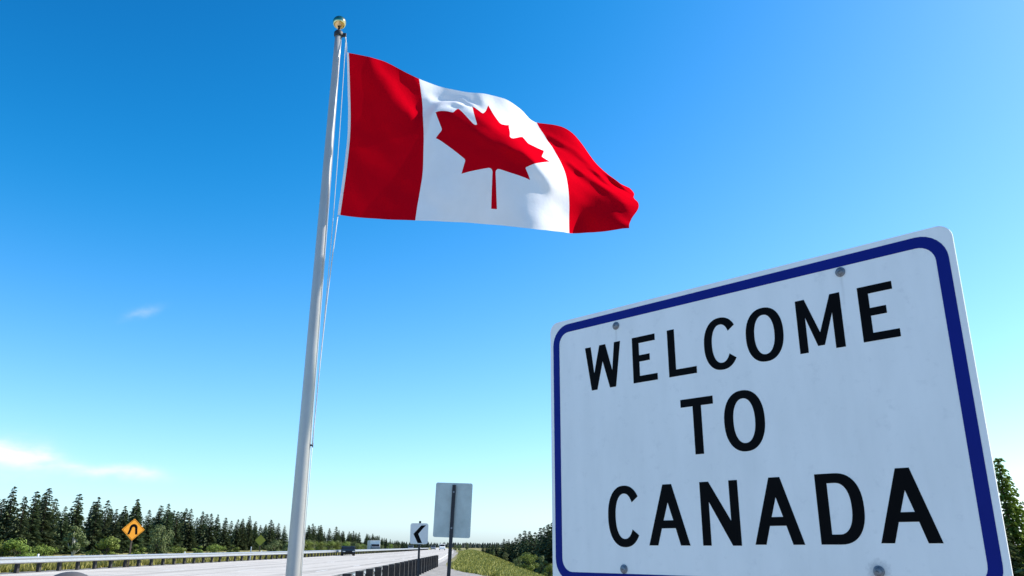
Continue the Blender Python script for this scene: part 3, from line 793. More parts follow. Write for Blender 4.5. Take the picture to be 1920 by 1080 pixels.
def gC(cx_, cz_, a, b, s, sv):
    t0, t1 = rad(36), rad(324)
    return [sup(cx_, cz_, a, b, 2.25, t0, t1, 44, False) + sup(cx_, cz_, a - sv, b - s, 2.2, t1 + rad(2), t0 - rad(2), 44, False)]
def gA(x0, x1, t0, t1, z0, z1, s, sv, zb0, zb1):
    xc = (t0 + t1) / 2
    fr = lambda z: (z - z0) / (z1 - z0)
    li = lambda z: x0 + sv + (xc - sv * 0.02 - x0 - sv) * min(1, fr(z) / 0.70)          # inner edge of the left leg
    ri = lambda z: x1 - sv + (xc + sv * 0.02 - x1 + sv) * min(1, fr(z) / 0.70)
    outer = [(x0, z0), (x0 + sv, z0), (li(zb0), zb0), (ri(zb0), zb0), (x1 - sv, z0), (x1, z0), (t1, z1), (t0, z1)]
    hole = [(li(zb1), zb1), (xc, z0 + 0.70 * (z1 - z0)), (ri(zb1), zb1)]
    return [outer, hole]
def gD(x0, x1, xs_, z0, z1, s, sv):
    cz_, b = (z0 + z1) / 2, (z1 - z0) / 2
    outer = [(x0, z0)] + sup(xs_, cz_, x1 - xs_, b, 2.35, -PI / 2, PI / 2, 26, False) + [(x0, z1)]
    inner = [(x0 + sv, z0 + s)] + sup(xs_, cz_, x1 - xs_ - sv, b - s, 2.3, -PI / 2, PI / 2, 26, False) + [(x0 + sv, z1 - s)]
    return [outer, inner[::-1]]
a0, a1, s1 = 1.7855, 1.9245, 0.0195
LETTERS = [
    ('W', [[(0.151, a1), (0.175, a0), (0.1975, a0), (0.2215, 1.872), (0.2475, a0), (0.271, a0), (0.2925, a1), (0.2685, a1), (0.2585, 1.838), (0.2335, a1), (0.2095, a1), (0.1865, 1.838), (0.1745, a1)]]),
    ('E', gE(0.3375, 0.4255, 0.4005, a0, a1, s1, 0.0245)),
    ('L', [[(0.4655, a0), (0.5585, a0), (0.5585, a0 + s1), (0.490, a0 + s1), (0.490, a1), (0.4655, a1)]]),
    ('C', gC(0.6405, 1.8555, 0.0535, 0.0735, 0.0195, 0.0250)),
    ('O', gO(0.7715, 1.8575, 0.0540, 0.0730, 0.0195, 0.0250)),
    ('M', [[(0.865, a0 + .003), (0.8875, a0 + .003), (0.8875, 1.880), (0.9135, a0 + .016), (0.931, a0 + .016), (0.9585, 1.880), (0.9585, a0 + .003), (0.9825, a0 + .003), (0.9825, a1 + .003), (0.957, a1 + .003), (0.9225, 1.835), (0.8895, a1 + .003), (0.865, a1 + .003)]]),
    ('E', gE(1.0265, 1.1130, 1.0895, a0 + .005, a1 + .003, s1, 0.0250)),
    ('T', [[(0.5365, 1.562), (0.5635, 1.562), (0.5635, 1.694), (0.602, 1.694), (0.602, 1.716), (0.4975, 1.716), (0.4975, 1.694), (0.5365, 1.694)]]),
    ('O', gO(0.6915, 1.6385, 0.0592, 0.0800, 0.0215, 0.0275)),
    ('C', gC(0.2845, 1.4055, 0.0600, 0.0855, 0.0225, 0.0275)),
    ('A', gA(0.368, 0.5025, 0.4215, 0.4510, 1.325, 1.4875, 0.022, 0.0300, 1.370, 1.391)),
    ('N', [[(0.542, 1.325), (0.5675, 1.325), (0.5675, 1.436), (0.6305, 1.325), (0.6560, 1.325), (0.6560, 1.488), (0.6305, 1.488), (0.6305, 1.386), (0.5695, 1.488), (0.542, 1.488)]]),
    ('A', gA(0.694, 0.8255, 0.7450, 0.7750, 1.3275, 1.4890, 0.022, 0.0300, 1.372, 1.393)),
    ('D', gD(0.866, 0.9770, 0.9130, 1.3280, 1.4900, 0.0225, 0.0285)),
    ('A', gA(1.0055, 1.1365, 1.0570, 1.0875, 1.3310, 1.4925, 0.022, 0.0300, 1.376, 1.397)),
]
for ch, polys in LETTERS:
    print_part('letter', polys, M['ink'], big, label='black letter ' + ch)
for bx, bz in ((0.279, 1.975), (0.992, 1.978), (0.276, 1.261), (0.992, 1.271)):
    b_ = MB()
    prof = [(0.0125, 0.0), (0.0125, 0.0018), (0.0105, 0.0024), (0.0088, 0.0024), (0.0085, 0.0045), (0.0070, 0.0064), (0.0040, 0.0072), (0.0002, 0.0074)]
    vs0 = len(b_.v)
    b_.lathe(prof, 20)
    R_ = Matrix.Rotation(PI / 2, 3, 'X')
    b_.v = [R_ @ q + Vector((bx, -0.0003, bz)) for q in b_.v]
    bo = b_.build('bolt', M['bolt'], big)
    s_ = MB().box((bx, -0.0078, bz), (0.0075, 0.0012, 0.0022), mat=Matrix.Rotation(rng.uniform(-0.6, 0.6), 3, 'Y'))
    s_.build('slot', M['bolt_dark'], bo)
# two galvanised channel posts behind the panel
for bx in (0.278, 0.992):
    p_ = MB()
    p_.prism([(bx - 0.035, 0.007), (bx - 0.02, 0.007), (bx - 0.012, 0.035), (bx + 0.012, 0.035), (bx + 0.02, 0.007), (bx + 0.035, 0.007), (bx + 0.035, 0.011), (bx + 0.023, 0.011), (bx + 0.015, 0.039), (bx - 0.015, 0.039), (bx - 0.023, 0.011), (bx - 0.035, 0.011)], -0.6, ST_ - 0.04, axis='Z')
    p_.build('post', M['steel'], big)

# ------------------------------------------------------------------ guardrails
WPROF = [(0.0, 0.755), (0.022, 0.742), (0.075, 0.712), (0.082, 0.695), (0.075, 0.675), (0.012, 0.625), (0.004, 0.600), (0.012, 0.575), (0.075, 0.525), (0.082, 0.505), (0.075, 0.488), (0.022, 0.458), (0.0, 0.445)]
def w_beam(L):
    t_ = 0.004
    prof = WPROF + [(x - t_ if True else x, z + (0.003 if k == len(WPROF) - 1 else 0)) for k, (x, z) in list(enumerate(WPROF))[::-1]]
    mb_ = MB()
    nP = len(prof)
    vs_ = [(x, -L / 2 - 0.10, z) for x, z in prof] + [(x, L / 2 + 0.10, z) for x, z in prof]
    mb_.add(vs_, [(i, (i + 1) % nP, (i + 1) % nP + nP, i + nP) for i in range(nP)])
    return mb_.mesh('rail_panel', M['steel'])
def guardrail(root, xf, y0, y1, side, post_mesh, block_mesh, step):
    """side +1: the beam faces +x, the posts stand on the -x side"""
    me = w_beam(step * 2)
    y, k = y0, 0
    while y < y1:
        ya, yb = y, y + step * 2
        xa, xb = xf(ya), xf(yb)
        ang = math.atan2(xb - xa, yb - ya)
        rz = -ang + (0 if side > 0 else PI)
        o = meshobj('rail_panel', me, root, ((xa + xb) / 2 + side * 0.003 * (k % 2), (ya + yb) / 2, 0), (0, 0, rz))
        for q in (0, 1):
            yp = ya + step * q
            xp = xf(yp)
            po = meshobj('post', post_mesh, root, (xp - side * (0.285 if block_mesh is not None else 0.094), yp, 0), (0, 0, -ang + rng.uniform(-0.03, 0.03)))
            if block_mesh is not None:
                meshobj('block', block_mesh, root, (xp - side * 0.09, yp, 0.6), (0, 0, -ang))
        y = yb
        k += 1
def box_mesh(name, d, c, mat):
    return MB().box(c, d).mesh(name, mat)
lr = empty('guardrail', (0, 0, 0), 0, 'long bright steel guardrail along the far left edge of the road', 'guardrail', 'roadside guardrails')
guardrail(lr, lambda y: xl(y) + 0.25, 12.0, 330.0, 1, box_mesh('post', (0.15, 0.20, 1.2), (0, 0, 0.12), M['timber']), box_mesh('block', (0.17, 0.15, 0.35), (0, 0, 0), M['timber']), 1.905)
rr = empty('guardrail', (0, 0, 0), 0, 'steel guardrail on thick dark timber posts beside the grey sign back', 'guardrail', 'roadside guardrails')
guardrail(rr, lambda y: xr(y), 1.0, 55.0, -1, box_mesh('post', (0.18, 0.17, 1.3), (0, 0, 0.105), M['timber']), None, 1.905)
# small white marker post and reflectors on the left rail
for yy in (41.8, 60.8, 79.9):
    MB().box((xl(yy) + 0.2, yy, 0.81), (0.05, 0.10, 0.12)).build('reflector', M['whitesign'], lr)
mk = empty('marker_post', (xl(79) - 0.55, 79.0, 0), 0, 'short white marker post behind the left guardrail, beside the flagpole', 'marker post')
MB().box((0, 0, 0.5), (0.10, 0.05, 1.4)).build('post', M['whitesign'], mk, bevel=0.01)
MB().box((0, -0.03, 1.08), (0.07, 0.008, 0.14)).build('reflector', M['lamp'], mk)

# ------------------------------------------------------------------ smaller road signs
def diamond(name, loc, half, mat, zc, rz, label, group, blank=False):
    r = empty(name, loc, rz, label, 'warning sign', group)
    def dia(h, rr_, y=0):
        pts = []
        for k in range(4):
            a = -PI / 2 + k * PI / 2
            c_ = (math.cos(a) * (h - rr_ * 1.414), math.sin(a) * (h - rr_ * 1.414))
            for q in range(5):
                b = a - PI / 4 + PI / 2 * q / 4
                pts.append((c_[0] + rr_ * math.cos(b), zc + c_[1] + rr_ * math.sin(b)))
        return pts
    MB().prism(dia(half, 0.05), 0.0, 0.006).build('panel', mat, r)
    if not blank:
     print_part('border', [dia(half * 0.93, 0.045), dia(half * 0.89, 0.04)[::-1]], M['ink'], r)
    # two converging lines: the road narrows
    k = half / 0.68
    if not blank:
        # two lines bowed together at the top, legs spreading: one arch-shaped mark
        arch = [(-0.33, -0.30), (-0.19, -0.30), (-0.10, 0.02), (-0.09, 0.10), (-0.05, 0.155), (0.0, 0.17), (0.05, 0.155), (0.09, 0.10), (0.10, 0.02), (0.14, -0.30), (0.28, -0.30),
                (0.24, 0.02), (0.23, 0.16), (0.17, 0.27), (0.08, 0.33), (0.0, 0.345), (-0.08, 0.33), (-0.17, 0.27), (-0.23, 0.16), (-0.24, 0.02)]
        print_part('symbol', [[(x * k, zc + z * k) for x, z in arch]], M['ink'], r)
    MB().box((0, 0.045, (zc + half * 0.5) / 2 - 0.25), (0.09, 0.075, zc + half * 0.5 + 0.5)).build('post', M['bark'], r)
    return r
sp = at(250, 993, 52.0)
diamond('warning_sign', (sp.x, 52.0, 0), 0.66, M['orange'], sp.z, rad(32), 'orange diamond sign with a black arch mark behind the left guardrail', 'diamond warning signs')
sp = at(488, 1013, 84.0)
diamond('warning_sign', (sp.x, 84.0, 0), 0.54, M['yellowgreen'], sp.z, rad(10), 'smaller dull yellow diamond sign with no mark, left of the flagpole', 'diamond warning signs', True)

# grey back of a large sign on a single post
p_hi, p_lo = at(850, 909, 20.0), at(839, 1085, 20.0)
bs = empty('road_sign', (p_lo.x, 20.0, 0), 0, 'blank grey back of a rectangular road sign on one dark post', 'road sign')
lean = math.atan2(p_hi.x - p_lo.x, p_hi.z - p_lo.z) - 0.0
q0 = at(847.5, 956, 20.0)
Rl = Matrix.Rotation(lean, 3, 'Y')
pw, ph = 0.905, 1.275
bz = q0.z
base_x = 0.0
post = MB()
Lp = p_hi.z + 0.7
post.box((0, 0, Lp / 2 - 0.7), (0.085, 0.06, Lp))
post.v = [Rl @ q for q in post.v]
post.build('post', M['darksteel'], bs, bevel=0.006)
pan = MB().prism([(x, z - 0) for x, z in rrect(-pw / 2, -ph / 2, pw / 2, ph / 2, 0.045)], 0.034, 0.039)
pan.v = [Matrix.Rotation(rad(1.8), 3, 'Y') @ Matrix.Rotation(rad(-6), 3, 'Z') @ q + Rl @ Vector((0.0, 0, bz)) for q in pan.v]
pan.build('panel', M['sheet'], bs)
for dz in (-0.42, 0.42):
    b_ = MB().box((0, -0.035, bz + dz), (0.04, 0.014, 0.04))
    b_.v = [Rl @ q for q in b_.v]
    b_.build('bolt', M['bolt'], bs)

# chevron sign
c_ = at(786, 1000.5, 29.0)
cv = empty('chevron_sign', (c_.x, 29.0, 0), rad(12), 'small white sign with a black chevron pointing left by the guardrail', 'road sign')
cz = c_.z
MB().prism(rrect(-0.31, cz - 0.345, 0.31, cz + 0.345, 0.075), 0.0, 0.005).build('panel', M['whitesign'], cv)
print_part('chevron', [[(-0.20, cz - 0.01), (0.06, cz + 0.27), (0.23, cz + 0.28), (0.13, cz + 0.18), (-0.03, cz - 0.01), (0.11, cz - 0.315), (-0.04, cz - 0.315)]], M['ink'], cv)
MB().box((0.02, 0.035, (cz + 0.42) / 2 - 0.3), (0.07, 0.06, cz + 0.42 + 0.6)).build('post', M['darksteel'], cv)

# dark round-topped bollard beside the pole
bp = at(134, 1071.5, 4.6)
bo = empty('bollard', (bp.x, 4.6, 0), 0, 'dark grey round-topped bollard cut off by the bottom left edge', 'bollard')
zt = bp.z
MB().lathe([(0.175, -0.2)] + [(0.175, zt - 0.19)] + [(0.175 * math.cos(a), zt - 0.175 + 0.175 * math.sin(a)) for a in np.linspace(0.02, PI / 2 - 0.02, 12)], 28).build('post', M['bollard'], bo)
MB().lathe([(0.181, zt - 0.34), (0.181, zt - 0.24)], 28).build('band', M['whitesign'], bo)

# ------------------------------------------------------------------ vehicles far down the road
def wheel_mesh(r, w):
    mb_ = MB().lathe([(r * 0.55, -w / 2), (r * 0.9, -w / 2), (r, -w * 0.3), (r, w * 0.3), (r * 0.9, w / 2), (r * 0.55, w / 2)], 16)
    R_ = Matrix.Rotation(PI / 2, 3, 'Y')
    mb_.v = [R_ @ q for q in mb_.v]
    return mb_
def car(loc, rz, paint, label, cat='car', van=False, group='vehicles on the road'):
    """length along y, front at -y"""
    root = empty('van' if van else 'car', loc, rz, label, cat, group)
    W, L = (1.95, 5.0) if van else (1.80, 4.4)
    if van:
        prof = [(-2.5, 0.35), (2.5, 0.35), (2.5, 1.0), (2.45, 2.05), (2.3, 2.15), (-1.0, 2.15), (-1.35, 2.02), (-1.95, 1.25), (-2.45, 1.05), (-2.52, 0.7)]
        gl = [(-1.40, 1.95), (-1.90, 1.29), (-1.2, 1.29), (-0.6, 1.29), (-0.6, 1.95)]
    else:
        prof = [(-2.2, 0.3), (2.2, 0.3), (2.22, 0.75), (2.12, 0.98), (1.75, 1.02), (1.25, 1.42), (0.6, 1.50), (-0.25, 1.48), (-0.95, 1.02), (-1.95, 0.86), (-2.2, 0.66)]
        gl = [(-0.84, 1.04), (1.55, 1.06), (1.15, 1.38), (0.55, 1.45), (-0.2, 1.43)]
    MB().prism(prof, -W / 2, W / 2, axis='X').build('body', M[paint], root, bevel=0.09)
    MB().prism(gl, -W / 2 - 0.004, W / 2 + 0.004, axis='X').build('side_window', M['glass'], root)
    if van:
        MB().add([(-0.8, -1.41, 1.99), (0.8, -1.41, 1.99), (0.82, -1.93, 1.32), (-0.82, -1.93, 1.32)], [(0, 1, 2, 3)]).build('windscreen', M['glass'], root)
    else:
        MB().add([(-0.7, -0.31, 1.47), (0.7, -0.31, 1.47), (0.78, -0.93, 1.06), (-0.78, -0.93, 1.06)], [(0, 1, 2, 3)]).build('windscreen', M['glass'], root)
        MB().add([(-0.68, 1.30, 1.415), (0.68, 1.30, 1.415), (0.75, 1.70, 1.085), (-0.75, 1.70, 1.085)], [(0, 1, 2, 3)]).build('rear_window', M['glass'], root)
    wr = 0.33
    for sx in (-1, 1):
        for sy in (-1, 1):
            wl = wheel_mesh(wr, 0.22).build('wheel', M['tyre'], root, (sx * (W / 2 - 0.1), sy * L * 0.30, wr))
            MB().box((0, 0, 0), (0.235, 0.28, 0.28)).build('rim', M['steel'], wl, bevel=0.05)
        MB().box((sx * (W / 2 - 0.25), -L / 2 - 0.01, 0.68), (0.34, 0.06, 0.14)).build('headlight', M['lamp'], root)
        MB().box((sx * (W / 2 - 0.2), L / 2 + 0.01, 0.82), (0.26, 0.06, 0.16)).build('tail_light', M['redlamp'], root)
        MB().box((sx * (W / 2 + 0.1), -0.75, 1.05), (0.2, 0.12, 0.14)).build('mirror', M[paint], root)
    return root
def truck(loc, rz, label):
    root = empty('truck', loc, rz, label, 'truck', 'vehicles on the road')
    MB().prism([(-4.0, 0.55), (-2.3, 0.55), (-2.3, 2.35), (-3.1, 2.4), (-3.55, 1.75), (-4.0, 1.55)], -1.05, 1.05, axis='X').build('cab', M['cargrey'], root, bevel=0.06)
    MB().add([(-0.95, -3.17, 2.33), (0.95, -3.17, 2.33), (0.95, -3.58, 1.78), (-0.95, -3.58, 1.78)], [(0, 1, 2, 3)]).build('windscreen', M['glass'], root)
    MB().box((0, 1.0, 2.15), (2.5, 6.2, 2.5)).build('cargo_box', M['carwhite'], root, bevel=0.04)
    MB().box((0, 0.5, 0.75), (1.0, 8.4, 0.25)).build('chassis', M['darksteel'], root)
    for sx in (-1, 1):
        for yy in (-3.0, 1.6, 2.9):
            wheel_mesh(0.48, 0.3).build('wheel', M['tyre'], root, (sx * 1.0, yy, 0.48))
        MB().box((sx * 0.8, -4.02, 0.85), (0.3, 0.06, 0.2)).build('headlight', M['lamp'], root)
    return root
blk = car((at(652, 1040, 119).x, 119, 0.0), rad(14), 'carblack', 'black car driving by the left guardrail, right of the flagpole')
blk.scale = (1.0, 1.0, 0.86)
tk = truck((at(701, 1030, 212).x, 212, -0.28), rad(16), 'white box truck beyond the left guardrail, right of the black car')
tk.scale = (1.0, 1.0, 0.86)
van_x = at(829, 1030, 300).x
car((van_x, 300, 0.0), rad(6), 'carwhite', 'white van far down the road, right of the small chevron sign', 'van', van=True)
car((at(812, 1029, 330).x, 330, 0.0), rad(6), 'cargrey', 'grey car far down the road, left of the white van')
car((at(770, 1030, 290).x, 290, 0.0), rad(6), 'cargrey', 'dark grey car far down the road, left of the chevron sign')

# ------------------------------------------------------------------ trees
def conifer(seed, slim, mat='spruce', fine=1.0):
    """unit-height spruce: trunk mesh, crown mesh"""
    r = random.Random(seed)
    tr = MB().tube([(0, 0, -0.05), (0, 0, 0.3), (0.004, 0, 0.7), (0, 0, 0.98)], [0.020, 0.015, 0.008, 0.002], 7).mesh('trunk', M['bark'])
    vs, fs = [], []
    def clump(p, d, s):
        # a short spray: crossing drooping blades along d
        sd = Vector((-d.y, d.x, 0))
        if sd.length < 1e-4:
            sd = Vector((1, 0, 0))
        sd.normalize()
        for k in range(2):
            w = sd * r.uniform(0.4, 0.7) * s if k == 0 else (sd * 0.15 * s + Vector((0, 0, -0.38 * s)))
            tip = p + d * s * r.uniform(0.8, 1.2) + Vector((0, 0, -s * r.uniform(0.1, 0.45)))
            b = len(vs)
            vs.extend([p - d * s * 0.25, p + w + d * s * 0.2, tip, p - w + d * s * 0.2])
            fs.append((b, b + 1, b + 2, b + 3))
    lev = int(40 * fine)
    base = r.uniform(0.02, 0.07)
    lop = (r.uniform(0, 2 * PI), r.uniform(0.05, 0.22))
    for i in range(lev):
        t = (i + r.uniform(-0.3, 0.3)) / lev
        t = min(max(t, 0), 0.985)
        z0_ = base + (1 - base) * t
        R = slim * ((1 - t) ** 0.80) * r.uniform(0.78, 1.16) * (0.80 + 0.20 * min(1, t / 0.12)) + 0.004
        nb = int((5 + 6 * (1 - t)) * fine ** 0.5)
        a0_ = r.uniform(0, 2 * PI)
        for b_ in range(nb):
            if r.random() < 0.10:
                continue
            z = min(0.985, z0_ + r.uniform(-0.8, 0.8) / lev)
            a = a0_ + 2 * PI * b_ / nb + r.uniform(-0.3, 0.3)
            Rb = R * r.uniform(0.7, 1.12) * (1 + lop[1] * math.cos(a - lop[0]))
            d = Vector((math.cos(a), math.sin(a), 0))
            ns = int((2 + 3 * (1 - t)) * fine)
            rise = r.uniform(0.0, 0.35) * (0.4 + t)
            for q in range(ns):
                f_ = (q + 0.6) / ns
                s_ = (0.022 + 0.042 * (1 - t)) * r.uniform(0.75, 1.2) / fine ** 0.9
                p = d * Rb * f_ * 0.86 + Vector((r.uniform(-.008, .008), r.uniform(-.008, .008), z + rise * Rb * f_ - 0.30 * Rb * f_ * f_))
                clump(p, (d + Vector((r.uniform(-.4, .4), r.uniform(-.4, .4), 0))).normalized(), s_)
    for _ in range(4):
        clump(Vector((0, 0, 0.955 + r.random() * 0.03)), Vector((r.uniform(-1, 1), r.uniform(-1, 1), 1.5)).normalized(), 0.022 / fine)
    return tr, pymesh('crown', vs, fs, M[mat])
def broadleaf(seed, mat, squat, nleaf=2600, bark='bark', leaf=1.0):
    """unit-height, lobed crown of leaf-sized faces over forking limbs"""
    r = random.Random(seed)
    mb_ = MB()
    mb_.tube([(0, 0, -0.06), (0.01, 0, 0.15), (0, 0.01, 0.35), (0, 0, 0.6)], [0.03, 0.024, 0.018, 0.008], 7)
    lobes = []
    for k in range(11):
        a, h = r.uniform(0, 2 * PI), r.uniform(0.22, 0.86)
        rr_ = squat * r.uniform(0.25, 0.72) * math.sin(PI * min(0.95, max(0.12, h)) ** 0.9)
        c__ = Vector((math.cos(a) * rr_, math.sin(a) * rr_, h))
        lobes.append((c__, squat * r.uniform(0.26, 0.5)))
        mb_.tube([(0, 0, max(0.08, h * 0.45)), c__ * 0.6 + Vector((0, 0, h * 0.1)), c__], [0.012, 0.007, 0.002], 5)
    vs, fs = [], []
    for _ in range(nleaf):
        c__, rl = r.choice(lobes)
        v = Vector((r.gauss(0, 1), r.gauss(0, 1), r.gauss(0, 1))).normalized() * rl * r.random() ** 0.4
        v.z *= 0.75
        p = c__ + v
        if p.z > 1 or p.z < 0.0:
            p.z = r.uniform(0.1, 0.9)
        s_ = r.uniform(0.014, 0.034) * leaf
        n_ = (v.normalized() + Vector((r.uniform(-.8, .8), r.uniform(-.8, .8), r.uniform(-.3, .9)))).normalized()
        t1 = n_.orthogonal().normalized()
        t1.rotate(Matrix.Rotation(r.uniform(0, 2 * PI), 3, n_))
        t2 = n_.cross(t1)
        b = len(vs)
        vs.extend([p - t1 * s_, p + t2 * s_ * 0.55, p + t1 * s_, p - t2 * s_ * 0.55])
        fs.append((b, b + 1, b + 2, b + 3))
    return mb_.mesh('trunk', M[bark]), pymesh('crown', vs, fs, M[mat])

CON = [conifer(11, 0.26), conifer(12, 0.225), conifer(13, 0.29), conifer(14, 0.24), conifer(15, 0.20), conifer(16, 0.27)]
LEA = [broadleaf(21, 'leafy', 0.42), broadleaf(22, 'leafy', 0.50), broadleaf(23, 'leafy', 0.34)]
OLI = [broadleaf(31, 'olive', 0.36), broadleaf(32, 'olive', 0.46), broadleaf(33, 'olive', 0.28, 1800, 'palebark')]
NEAR = [broadleaf(41, 'leafy', 0.30, 16000, leaf=0.36), broadleaf(42, 'leafy', 0.36, 16000, leaf=0.36)]
YEW = conifer(17, 0.30, 'leafy', 2.3)
CNEAR = conifer(18, 0.24, 'spruce', 2.0)
tr_rng = random.Random(77)
def plant(name, meshes, x, y, h, wid, label, cat, group, z=None):
    z = ground_z(x, y) if z is None else z
    r = empty(name, (x, y, z), tr_rng.uniform(0, 2 * PI), label, cat, group)
    for nm, me in zip(('trunk', 'crown'), meshes):
        o = meshobj(nm, me, r)
        o.scale = (h * wid, h * wid, h)
    return r

# conifers that stand out against the sky in the wood on the left: where each tip shows and how far away it stands
TIPS = [(-14, 918), (8, 934), (28, 911), (48, 930), (70, 920), (93, 914), (124, 948), (150, 925), (186, 931), (203, 937), (219, 954), (236, 948), (259, 935), (281, 955), (303, 947), (317, 943), (334, 958), (350, 952), (359, 953), (381, 958), (397, 962), (409, 964), (424, 970), (447, 973), (456, 972), (469, 967), (480, 977), (489, 984), (509, 974), (523, 980), (534, 985),
        (556, 984), (570, 985), (579, 984), (587, 981), (602, 984), (618, 990), (631, 987), (643, 995), (655, 996), (663, 995), (674, 998), (688, 1000), (699, 1000), (711, 1004), (724, 1011), (742, 1014), (755, 1014)]
WID = {28: 1.0, 70: 1.05, 93: 1.15, 150: 1.15, 186: 1.1, 303: 1.15}
ORD = ['first', 'second', 'third', 'fourth', 'fifth', 'sixth', 'seventh', 'eighth', 'ninth', 'tenth', 'eleventh', 'twelfth', 'thirteenth', 'fourteenth', 'fifteenth', 'sixteenth', 'seventeenth', 'eighteenth', 'nineteenth', 'twentieth']
left_of_sign = [t for t in TIPS if t[0] < 250]
mid = [t for t in TIPS if 250 <= t[0] < 545]
right_ = [t for t in TIPS if t[0] >= 545]
for i, (px, py) in enumerate(TIPS):
    lat = interp(px, [0, 250, 500, 760], [74, 78, 88, 104]) + tr_rng.uniform(0, 7)
    d = ray(px, py)
    Y = -lat / (d.x / d.y)
    tip = at(px, py, Y)
    if px < 250:
        k = len(left_of_sign) - 1 - left_of_sign.index((px, py))
        lab = f'dark spruce, {ORD[k]} treetop to the left of the orange diamond sign'
    elif px < 545:
        k = mid.index((px, py))
        lab = f'dark spruce, {ORD[k]} treetop from the orange diamond sign towards the flagpole'
    else:
        k = right_.index((px, py))
        lab = f'dark spruce, {ORD[k]} treetop to the right of the flagpole in the left wood'
    gz = ground_z(tip.x, Y)
    h = tip.z - gz
    plant('spruce_tree', CON[tr_rng.randrange(6)], tip.x, Y, h, WID.get(px, 1.1) * tr_rng.uniform(1.0, 1.2), lab, 'conifer', 'spruces in the left wood', gz)
# the ranks of trees behind them
for k in range(115):
    px = tr_rng.uniform(-60, 760)
    top = interp(px, [p for p, _ in TIPS], [q for _, q in TIPS])
    lat = interp(px, [0, 250, 500, 760], [74, 78, 88, 104]) + tr_rng.uniform(5, 26)
    d = ray(px, top)
    Y = -lat / (d.x / d.y)
    tip = at(px, top, Y)
    h = (tip.z + 0.35) * tr_rng.uniform(0.76, 0.97)
    plant('spruce_tree', CON[k % 6], tip.x, Y, h, tr_rng.uniform(1.0, 1.35), 'dark spruce standing low among taller spruces ' + ('left of the orange diamond sign' if px < 250 else 'between the orange diamond sign and the flagpole' if px < 545 else 'right of the flagpole'), 'conifer', 'spruces in the left wood')
# far end of the left wood, close to the horizon
for k in range(34):
    px = 700 + 128 * k / 34 + tr_rng.uniform(-2, 2)
    top = interp(px, [700, 742, 770, 800, 830], [1004, 1013, 1017, 1019, 1022]) + tr_rng.uniform(-1.5, 2.0)
    Y = interp(px, [700, 760, 830], [520, 640, 900]) + tr_rng.uniform(-40, 60)
    tip = at(px, top, Y)
    plant('spruce_tree', CON[k % 6], tip.x, Y, tip.z + 0.35, tr_rng.uniform(1.1, 1.5), 'small distant spruce where the left wood meets the horizon', 'conifer', 'distant spruces by the horizon', -0.35)

# broad-leaved trees and bushes in front of the left wood
BUSH = [(44, 1001, 52, 0, 1.05, 'rounded bright green bush at the far left behind the guardrail'),
        (84, 1018, 54, 1, 1.0, 'low bright green bush, second from the far left behind the guardrail'),
        (8, 1010, 52, 1, 1.0, 'bright green bush at the outer left end behind the guardrail'),
        (146, 978, 66, 5, 1.0, 'narrow pale green tree left of the orange diamond sign'),
        (204, 998, 55, 0, 1.0, 'rounded bright green bush just left of the orange diamond sign'),
        (262, 1016, 58, 2, 1.0, 'small green bush behind the post of the orange diamond sign'),
        (301, 979, 68, 4, 0.8, 'tall pale green tree right of the orange diamond sign'),
        (336, 1022, 66, 1, 1.0, 'low green bush right of the tall pale green tree'),
        (372, 1020, 72, 2, 1.0, 'low green bush halfway between the orange sign and the flagpole'),
        (405, 1018, 76, 1, 1.1, 'low green bush, second of those halfway towards the flagpole'),
        (440, 1018, 80, 2, 1.1, 'low green bush left of the faded yellow sign'),
        (516, 1010, 92, 4, 1.0, 'yellow-green bush between the faded yellow sign and the flagpole'),
        (538, 1016, 96, 3, 1.0, 'yellow-green bush touching the left edge of the flagpole')]
for px, top, Y, kind, wid, lab in BUSH:
    tip = at(px, top, Y)
    gz = ground_z(tip.x, Y)
    plant('bush', (LEA + OLI)[kind], tip.x, Y, tip.z - gz, wid * (1.35 if tip.z < 2.6 else 1.1), lab, 'bush', 'bushes behind the left guardrail', gz)
for k in range(38):
    px = 552 + 200 * (k / 38) + tr_rng.uniform(-3, 3)
    Y = interp(px, [552, 650, 760], [150, 216, 350]) + tr_rng.uniform(0, 18)
    top = interp(px, [552, 640, 700, 760], [1011, 1014, 1019, 1024]) + tr_rng.uniform(-3, 4)
    tip = at(px, top, Y)
    gz = ground_z(tip.x, Y)
    plant('bush', (OLI + LEA)[k % 5], tip.x, Y, tip.z - gz, tr_rng.uniform(1.0, 1.5), 'yellow-green bush in the low band right of the flagpole', 'bush', 'bushes right of the flagpole', gz)
for k, (px, top, Y, lab) in enumerate([(623, 1008, 205, 'pale slender aspen above the low bushes, nearest the flagpole'), (667, 1012, 235, 'pale slender aspen above the low bushes, behind the black car'), (729, 1015, 310, 'pale slender aspen right of the white box truck')]):
    tip = at(px, top, Y)
    gz = ground_z(tip.x, Y)
    plant('aspen_tree', OLI[2], tip.x, Y, tip.z - gz, 0.55, lab, 'aspen', 'aspens by the road', gz)

